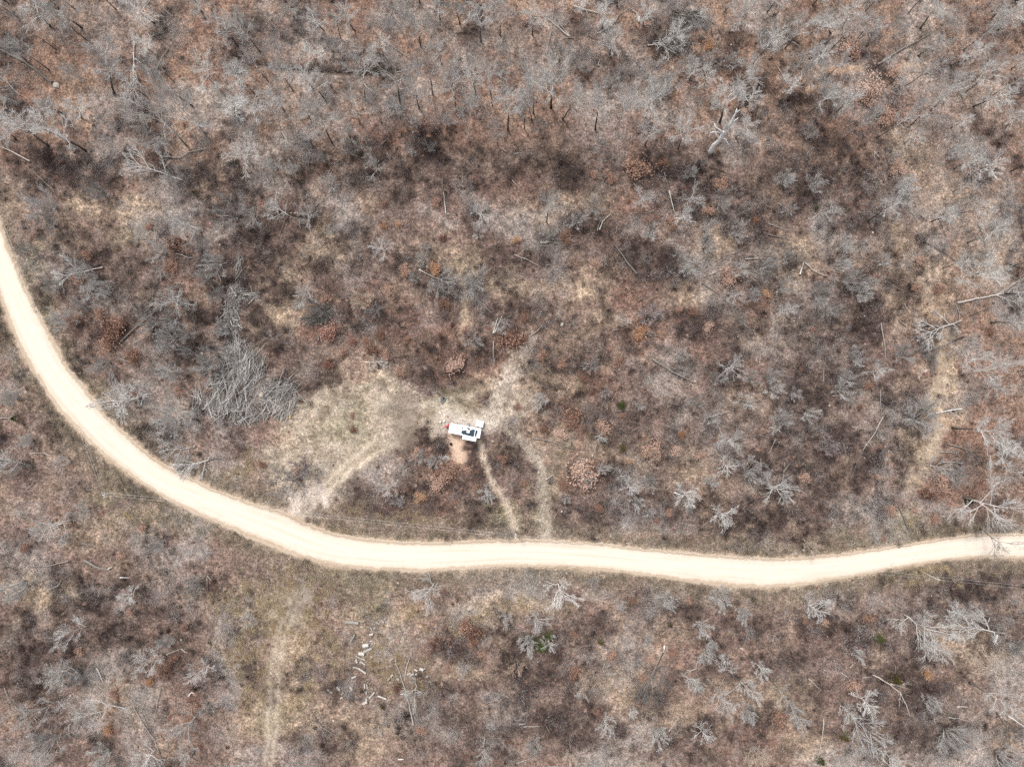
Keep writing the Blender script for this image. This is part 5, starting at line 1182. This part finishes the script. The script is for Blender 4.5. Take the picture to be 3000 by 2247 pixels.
# fire ring of pale stones
fq = W(1307, 1343); fr = empty('fire_ring', (fq.x, fq.y, gz1(fq.x, fq.y)))
tag(fr, 'fire ring of pale stones around dark ash below the camper', 'fire ring')
rng2 = random.Random(3)
for k in range(16):
    a = 6.283*k/16
    if 1.9 < a < 2.7: continue
    s = link('stone', ROCKS[k % 6], fr); r = .88 + rng2.uniform(-.05, .05)
    s.location = (r*math.cos(a)*.95, r*math.sin(a)*1.05, .05); s.scale = (.22, .17, .22); s.rotation_euler = (0, 0, a + 1.57)
mb = MB(); mb.tube([(0,0,-.02),(0,0,.05),(0,0,.09)], [.78,.70,.3], 16); mb.build('ash_bed', M['ash'], fr, True)
for k in range(5):
    a = rng2.uniform(0, 6.28); mb = MB(); x, y = rng2.uniform(-.3,.4), rng2.uniform(-.4,.2)
    mb.tube([(x-.3*math.cos(a), y-.3*math.sin(a), .12), (x+.3*math.cos(a), y+.3*math.sin(a), .16)], [.06,.05], 6); mb.build('charred_stick', M['char'], fr)

# burnt ash heap up-left of the camper
aq = W(1298, 1172); ah = empty('ash_heap', (aq.x, aq.y, gz1(aq.x, aq.y)))
tag(ah, 'grey ash heap with a charred block above the camper hitch', 'ash heap')
mb = MB(); n = 20; rings = []
for (r, z) in ((1.0, -.02), (.8, .06), (.45, .12), (.1, .15)):
    rings.append(len(mb.v))
    for j in range(n):
        a = 6.283*j/n; rr = r * (1 + .16*math.sin(3*a+1) + rng2.uniform(-.06, .06)); mb.v.append((rr*math.cos(a)*.72, rr*math.sin(a), z + rng2.uniform(-.01, .02)))
for a, b in zip(rings, rings[1:]):
    for j in range(n): mb.f.append((a+j, a+(j+1) % n, b+(j+1) % n, b+j)); mb.m.append(0)
mb.f.append(tuple(rings[-1]+j for j in range(n))); mb.m.append(0)
mb.build('ash_bed', M['ash'], ah)
mb = MB(); mb.box(-.05, .30, .25, .60, .1, .36, bev=.05); mb.build('charred_block', M['char'], ah)
mb = MB(); mb.tube([(.0,.45,.38),(.42,.72,.42)], [.06,.05], 6); mb.build('charred_stick', M['char'], ah)
for k in range(10):
    s = link('stone', ROCKS[k % 6], ah); s.location = (rng2.uniform(-.6,.6), rng2.uniform(-.9,.6), .1); s.scale = (.08,)*3

# small yellow bucket near the big brush heap
yq = W(*tile(21, 293, 290)); yb = empty('bucket', (yq.x, yq.y, gz1(yq.x, yq.y))); tag(yb, 'small yellow bucket at the edge of the big brush heap', 'bucket')
mb = MB(); mb.tube([(0,0,0),(0,0,.36)], [.15,.18], 14); mb.build('pail', M['yellow_paint'], yb)
mb = MB(); mb.tube([(-.18,0,.35),(-.1,.1,.42),(.1,.1,.42),(.18,0,.35)], [.012]*4, 4); mb.build('handle', M['galv'], yb)

# three-legged survey stake left of the first pole
tq = W(*tile(20, 768, 910)); ts = empty('stick_tripod', (tq.x, tq.y, gz1(tq.x, tq.y))); tag(ts, 'three pale sticks fanned from one point near the leftmost utility pole', 'sticks')
for (u, v) in ((772,872),(748,922),(802,920)):
    e_ = W(*tile(20, u, v)) - tq; mb = MB(); mb.tube([(0,0,.9),(e_.x, e_.y, .05)], [.05,.05], 6); mb.build('stick', M['wood_pale'], ts)

# ------------------------------------------------------------------ utility poles and wires
def pole(top_px, h, label, transformer=False):
    T = W(*top_px, h)
    e = empty('utility_pole', (T.x, T.y, gz1(T.x, T.y))); tag(e, label, 'utility pole', 'wooden utility poles along the road')
    mb = MB(); mb.tube([(0,0,-.3),(0,0,h*.5),(0,0,h)], [.17,.15,.12], 10); mb.build('shaft', M['pole_wood'], e, True)
    for k, z in enumerate((h + .02, h - .9)):
        mb = MB(); mb.tube([(0,.0,z),(0,.0,z+.10),(0,0,z+.2),(0,0,z+.24)], [.05,.10,.10,.05], 8) if k == 0 else mb.tube([(.12,0,z),(.30,0,z)], [.06,.06], 8)
        mb.build('insulator', M['plastic_white'], e)
    mb = MB(); mb.box(-.10, .10, -.55, .55, h-.38, h-.26); mb.build('bracket', M['galv'], e)
    if transformer:
        mb = MB(); mb.tube([(.1,.35,h-2.2),(.1,.35,h-1.35),(.1,.35,h-1.25)], [.24,.24,.12], 14); t = mb.build('transformer', M['galv'], e, True)
        mb = MB(); mb.tube([(.1,.35,h-1.25),(.1,.35,h-1.0)], [.05,.04], 8); mb.build('bushing', M['plastic_white'], t)
        mb = MB(); mb.box(-.16, .16, .17, .42, 1.2, 1.9, bev=.03); mb.build('meter_box', M['rv_grey'], e)
    return e, T
PH = 7.0
p1, T1 = pole((303, 1450), 6.6, 'pale wooden utility pole outside the left road bend')
p2_, T2 = pole((1510, 1575), PH, 'wooden utility pole with a transformer above the road', True)
p3, T3 = pole((2750, 1698), PH, 'pale wooden utility pole below the road at far right')
def span(a, b, sag, label, r=.014):
    mb = MB(); n = 24; o = a.copy()
    pts = [a.lerp(b, i/n) - Vector((0, 0, sag*4*(i/n)*(1-i/n))) - o for i in range(n+1)]
    mb.tube(pts, [r]*(n+1), 5); w = mb.build('power_line', M['wire'], None, True); w.location = o
    tag(w, label, 'wire', 'wires between the utility poles')
end_l = W(303 - 63*7, 1450 - 165*7, 6.6); end_r = W(2750 + 250*3, 1698 + 27*3, PH)
side = {0: Vector((0, 0, .2)), 1: Vector((.25, .42, -.35))}
def off(T, k): return T + (Vector((0, 0, .2)) if k == 0 else Vector((.0, .52, -.3)))
for k, nm in ((0, 'upper'), (1, 'lower')):
    span(off(T1, k), off(end_l, k), .6, f'{nm} wire from the leftmost pole toward the upper left')
    span(off(T1, k), off(T2, k), .5, f'{nm} wire crossing the road between leftmost and middle poles')
    span(off(T2, k), off(T3, k), .5, f'{nm} wire over the road between middle and right poles')
    span(off(T3, k), off(end_r, k), .5, f'{nm} wire from the right pole to the right edge')
ga = W(*tile(20, 1135, 1170)); gdir = (T1 + Vector((0, 0, -.6))) - ga
gw = empty('guy_wire', (ga.x, ga.y, 0)); tag(gw, 'guy wire with a yellow guard anchored below the leftmost pole', 'guy wire')
mb = MB(); mb.tube([(0,0,0), tuple(gdir)], [.012,.012], 4); mb.build('cable', M['galv'], gw)
mb = MB(); mb.tube([tuple(gdir*.01), tuple(gdir*.26)], [.06,.06], 6); mb.build('guard', M['yellow_paint'], gw)

# ------------------------------------------------------------------ uncountable ground cover: brush, grass, twigs, pebbles
def sliver_clump(seed, n, H, R, spread, w, mat, droop=0.0, name='clump', base_r=.12, forks=2):
    rng = random.Random(seed); mb = MB()
    for i in range(n):
        az = rng.uniform(0, 6.283); a = spread * math.sqrt(rng.random())
        d = Vector((math.sin(a)*math.cos(az), math.sin(a)*math.sin(az), math.cos(a)))
        b = Vector((rng.gauss(0, base_r), rng.gauss(0, base_r), -.03))
        L = H * rng.uniform(.55, 1.1)
        m_ = b + d * L * .55; e = m_ + (d + Vector((math.cos(az)*.3, math.sin(az)*.3, -droop))).normalized() * L * .5
        for (p, q, ww) in [(b, m_, w), (m_, e, w*.7)]:
            v = (q - p).orthogonal().normalized(); v = Quaternion((q-p).normalized(), rng.uniform(0, 6.28)) @ v
            mb.quad(p + v*ww, p - v*ww, q - v*ww*.5, q + v*ww*.5)
        for k in range(forks):
            t = rng.uniform(.3, .9); p = b.lerp(e, t); dd = rot_about(d, rng.uniform(.5, 1.1), rng)
            q = p + dd * L * rng.uniform(.2, .45); v = dd.orthogonal().normalized(); v = Quaternion(dd, rng.uniform(0, 6.28)) @ v
            mb.tri(p + v*w*.7, p - v*w*.7, q)
    return bpy.data.objects.new(name, mb.mesh(name, M[mat]))

def scatter(name, label, cat, protos, dens, n, smin, smax, seed, z0=0.0, tilt=.12, edge=8):
    rs = np.random.RandomState(seed)
    dens = np.clip(dens, 0, None) * (RD > edge)
    P_ = dens.ravel() / dens.sum()
    idx = rs.choice(P_.size, n, p=P_)
    px = GX.ravel()[idx] + (rs.rand(n) - .5) * CELL; py = GY.ravel()[idx] + (rs.rand(n) - .5) * CELL
    x = (px - CX) / PPM; y = (CY - py) / PPM; z = gz(x, y) + z0
    keep = np.ones(n, bool)
    for o in (camper, sb_):
        dx = x - o.location.x; dy = y - o.location.y
        keep &= np.hypot(dx, dy) > (0.0)
    th = math.radians(10.2); dx = x - camper.location.x; dy = y - camper.location.y
    lx = dx*math.cos(th) - dy*math.sin(th); ly = dx*math.sin(th) + dy*math.cos(th)
    keep &= ~((np.abs(lx) < 5.6) & (ly > -2.6) & (ly < 2.0))
    keep &= np.hypot(x - bq.x, y - bq.y) > 1.5
    keep &= np.hypot(x - fq.x, y - fq.y) > 1.6
    keep &= np.hypot(x - aq.x, y - aq.y) > 1.2
    x, y, z = x[keep], y[keep], z[keep]; n = len(x)
    me = bpy.data.meshes.new(name)
    me.vertices.add(n); me.vertices.foreach_set('co', np.c_[x, y, z].ravel())
    rot = np.c_[rs.randn(n)*tilt, rs.randn(n)*tilt, rs.rand(n)*6.283]
    sc = smin + (smax - smin) * rs.rand(n)**1.5
    scl = np.c_[sc, sc, sc * (0.75 + .5*rs.rand(n))]
    for an, typ, dat in (('rot', 'FLOAT_VECTOR', rot), ('scl', 'FLOAT_VECTOR', scl)):
        a_ = me.attributes.new(an, typ, 'POINT'); a_.data.foreach_set('vector', dat.astype(np.float32).ravel())
    a_ = me.attributes.new('idx', 'INT', 'POINT'); a_.data.foreach_set('value', rs.randint(0, len(protos), n).astype(np.int32))
    o = link(name, me); o['kind'] = 'stuff'; o['label'] = label; o['category'] = cat
    ng = bpy.data.node_groups.new(name + '_scatter', 'GeometryNodeTree')
    ng.interface.new_socket('Geometry', in_out='INPUT', socket_type='NodeSocketGeometry'); ng.interface.new_socket('Geometry', in_out='OUTPUT', socket_type='NodeSocketGeometry')
    gi = ng.nodes.new('NodeGroupInput'); go = ng.nodes.new('NodeGroupOutput')
    m2p = ng.nodes.new('GeometryNodeMeshToPoints'); iop = ng.nodes.new('GeometryNodeInstanceOnPoints')
    ng.links.new(gi.outputs[0], m2p.inputs['Mesh']); ng.links.new(m2p.outputs[0], iop.inputs['Points'])
    jn = ng.nodes.new('GeometryNodeJoinGeometry')
    for pr in reversed(protos):
        oi = ng.nodes.new('GeometryNodeObjectInfo'); oi.inputs['Object'].default_value = pr
        if 'As Instance' in oi.inputs: oi.inputs['As Instance'].default_value = True
        ng.links.new(oi.outputs['Geometry'], jn.inputs[0])
    ng.links.new(jn.outputs[0], iop.inputs['Instance']); iop.inputs['Pick Instance'].default_value = True
    for an, typ, sock in (('rot', 'FLOAT_VECTOR', 'Rotation'), ('scl', 'FLOAT_VECTOR', 'Scale'), ('idx', 'INT', 'Instance Index')):
        na = ng.nodes.new('GeometryNodeInputNamedAttribute'); na.data_type = typ; na.inputs['Name'].default_value = an
        ng.links.new([s for s in na.outputs if s.enabled][0], iop.inputs[sock])
    ng.links.new(iop.outputs[0], go.inputs[0])
    md = o.modifiers.new('scatter', 'NODES'); md.node_group = ng
    return o

open_ = np.clip(1 - bare * 1.15, 0, 1)
clump = np.clip((fbm(36, 81, 3) - .38) * 4, 0, 1)
bd = [sliver_clump(900+s, 60, .9, .6, 1.3, .014, 'brush_dark', base_r=(.22, .75, .5, .3, .6)[s]) for s in range(5)]
scatter('brush_thicket', 'dark leafless brush thickets over the clearing', 'brush', bd, open_ * (mD**1.3 + .008) * (.45 + .7*clump) * (1-.8*glade), 18000, .5, 1.3, 1)
bb = [sliver_clump(920+s, 46, .7, .6, 1.35, .013, 'brush_brown', base_r=(.2, .7, .5, .3, .6)[s]) for s in range(5)]
scatter('brown_undergrowth', 'thin brown undergrowth stems between the trees', 'undergrowth', bb, open_ * (.6 + .4*clump) * (1 - .5*mD) * (1 - .6*mT) * (1-.7*glade), 17000, .45, 1.1, 2)
bg = [sliver_clump(940+s, 40, 1.2, .9, 1.45, .011, 'brush_grey', forks=4, base_r=.8) for s in range(5)]
scatter('grey_undergrowth', 'pale grey leafless undergrowth twigs', 'undergrowth', bg, open_ * (mP*1.2 + .25*woods + .08 + .15*mD*clump) * (.15 + np.clip((fbm(60, 83, 3)-.42)*4, 0, 1)) * (1-.7*verge), 17000, .5, 1.3, 3)
gt = [sliver_clump(960+s, 30, .42, .3, .9, .012, 'grass_tan', .5, forks=0, base_r=.2) for s in range(3)]
scatter('dry_grass', 'tan dry grass tufts in the openings', 'grass', gt, (mT*.9 + .10 + .3*apron + .4*tr_bl + .15*path_e) * (1 - .95*np.maximum.reduce([tr_a1, tr_a2, tr_bl1, tr_bl2, entry, pink, path_r*.8])) * (.3 + clump) * (1-.6*woods), 22000, .6, 1.4, 4)
go_ = [sliver_clump(980+s, 30, .5, .3, .9, .013, 'grass_olive', .5, forks=0, base_r=.22) for s in range(3)]
scatter('verge_grass', 'dull olive grass on the road verges', 'grass', go_, (verge*1.0 + mGr*.5 + .04) * open_ * (.3 + clump), 19000, .6, 1.4, 5, edge=-3)
gg = [sliver_clump(1000+s, 34, .7, .3, .75, .014, 'grass_gold', .5, forks=0, base_r=.2) for s in range(3)]
scatter('golden_grass', 'golden dry grass clumps by the grassy track', 'grass', gg, mG * (1-.8*np.maximum(tr_bl1, tr_bl2)) * np.clip((fbm(26, 85, 2)-.42)*5, 0, 1) + .001, 3500, .6, 1.3, 6)
def leaf_clump(seed, mat):
    rng = random.Random(seed); mb = MB()
    for i in range(60):
        p = Vector((rng.gauss(0, .22), rng.gauss(0, .22), rng.uniform(.03, .4)))
        a = Vector((rng.gauss(0, 1), rng.gauss(0, 1), rng.gauss(0, .4))).normalized(); b = a.cross(Vector((rng.gauss(0, .5), rng.gauss(0, .5), 1))).normalized()
        mb.quad(p - a*.09, p - b*.05, p + a*.09, p + b*.05)
    return bpy.data.objects.new('leaf_clump', mb.mesh('leaf_clump', M[mat]))
lc = [leaf_clump(1020+s, ['leaf_mid', 'leaf_pale', 'leaf_deep', 'leaf_mid'][s]) for s in range(4)]
scatter('oak_leaf_sprouts', 'low brown oak leaf sprouts scattered in the brush', 'undergrowth', lc, open_ * (mRu*1.0 + .18 + .15*woods) * (.15 + np.clip((fbm(40, 87, 3)-.45)*5, 0, 1)), 6500, .4, 1.1, 7)
peb = []
for s in range(3):
    o_ = bpy.data.objects.new('pebble', rock_mesh(1040+s)); peb.append(o_)
scatter('loose_gravel', 'pale loose stones along paths and road edges', 'gravel', peb, path_r*1.0 + path_e*.35 + path_up*.35 + camp*.3 + path_s*.2 + .5*np.clip(1-RD/14, 0, 1)*(RD > 4) + tr_a*.1 + .002, 5000, .05, .17, 8, tilt=.3)
tw = []
for s in range(4):
    o_ = bpy.data.objects.new('twig', stick_mesh(1060+s, 1.6, .022)); o_.data.materials[0] = M['wood_pale' if s % 2 else 'wood_grey']; tw.append(o_)
scatter('fallen_twigs', 'thin fallen sticks lying on the forest floor', 'twigs', tw, open_ * (woods*.8 + .2 + .3*mP), 5000, .5, 1.5, 9, z0=.12, tilt=.06)

# more trees that fill the wood between the ones above
frng = random.Random(77); added = 0; tries = 0
while added < 120 and tries < 6000:
    tries += 1
    px, py = frng.uniform(-120, 3120), frng.uniform(-120, 1500)
    w = float(raster(woods, np.array([px]), np.array([py]))[0])
    if w < .75 or frng.random() > w: continue
    if raster(RD, np.array([px]), np.array([py]))[0] < 60: continue
    if any((px-a)**2 + (py-b)**2 < 50**2 for a, b in TREE_XY): continue
    h = frng.uniform(9, 16); cr = frng.uniform(1.8, 3.2)
    c = W(px, py); k = CAM_H / (CAM_H - h) * PPM
    top = ((c.x + frng.gauss(0, .4)) * k + CX, CY - (c.y + frng.gauss(0, .4)) * k)
    put_tree((px, py), top, cr, '', h); added += 1
write_labels()
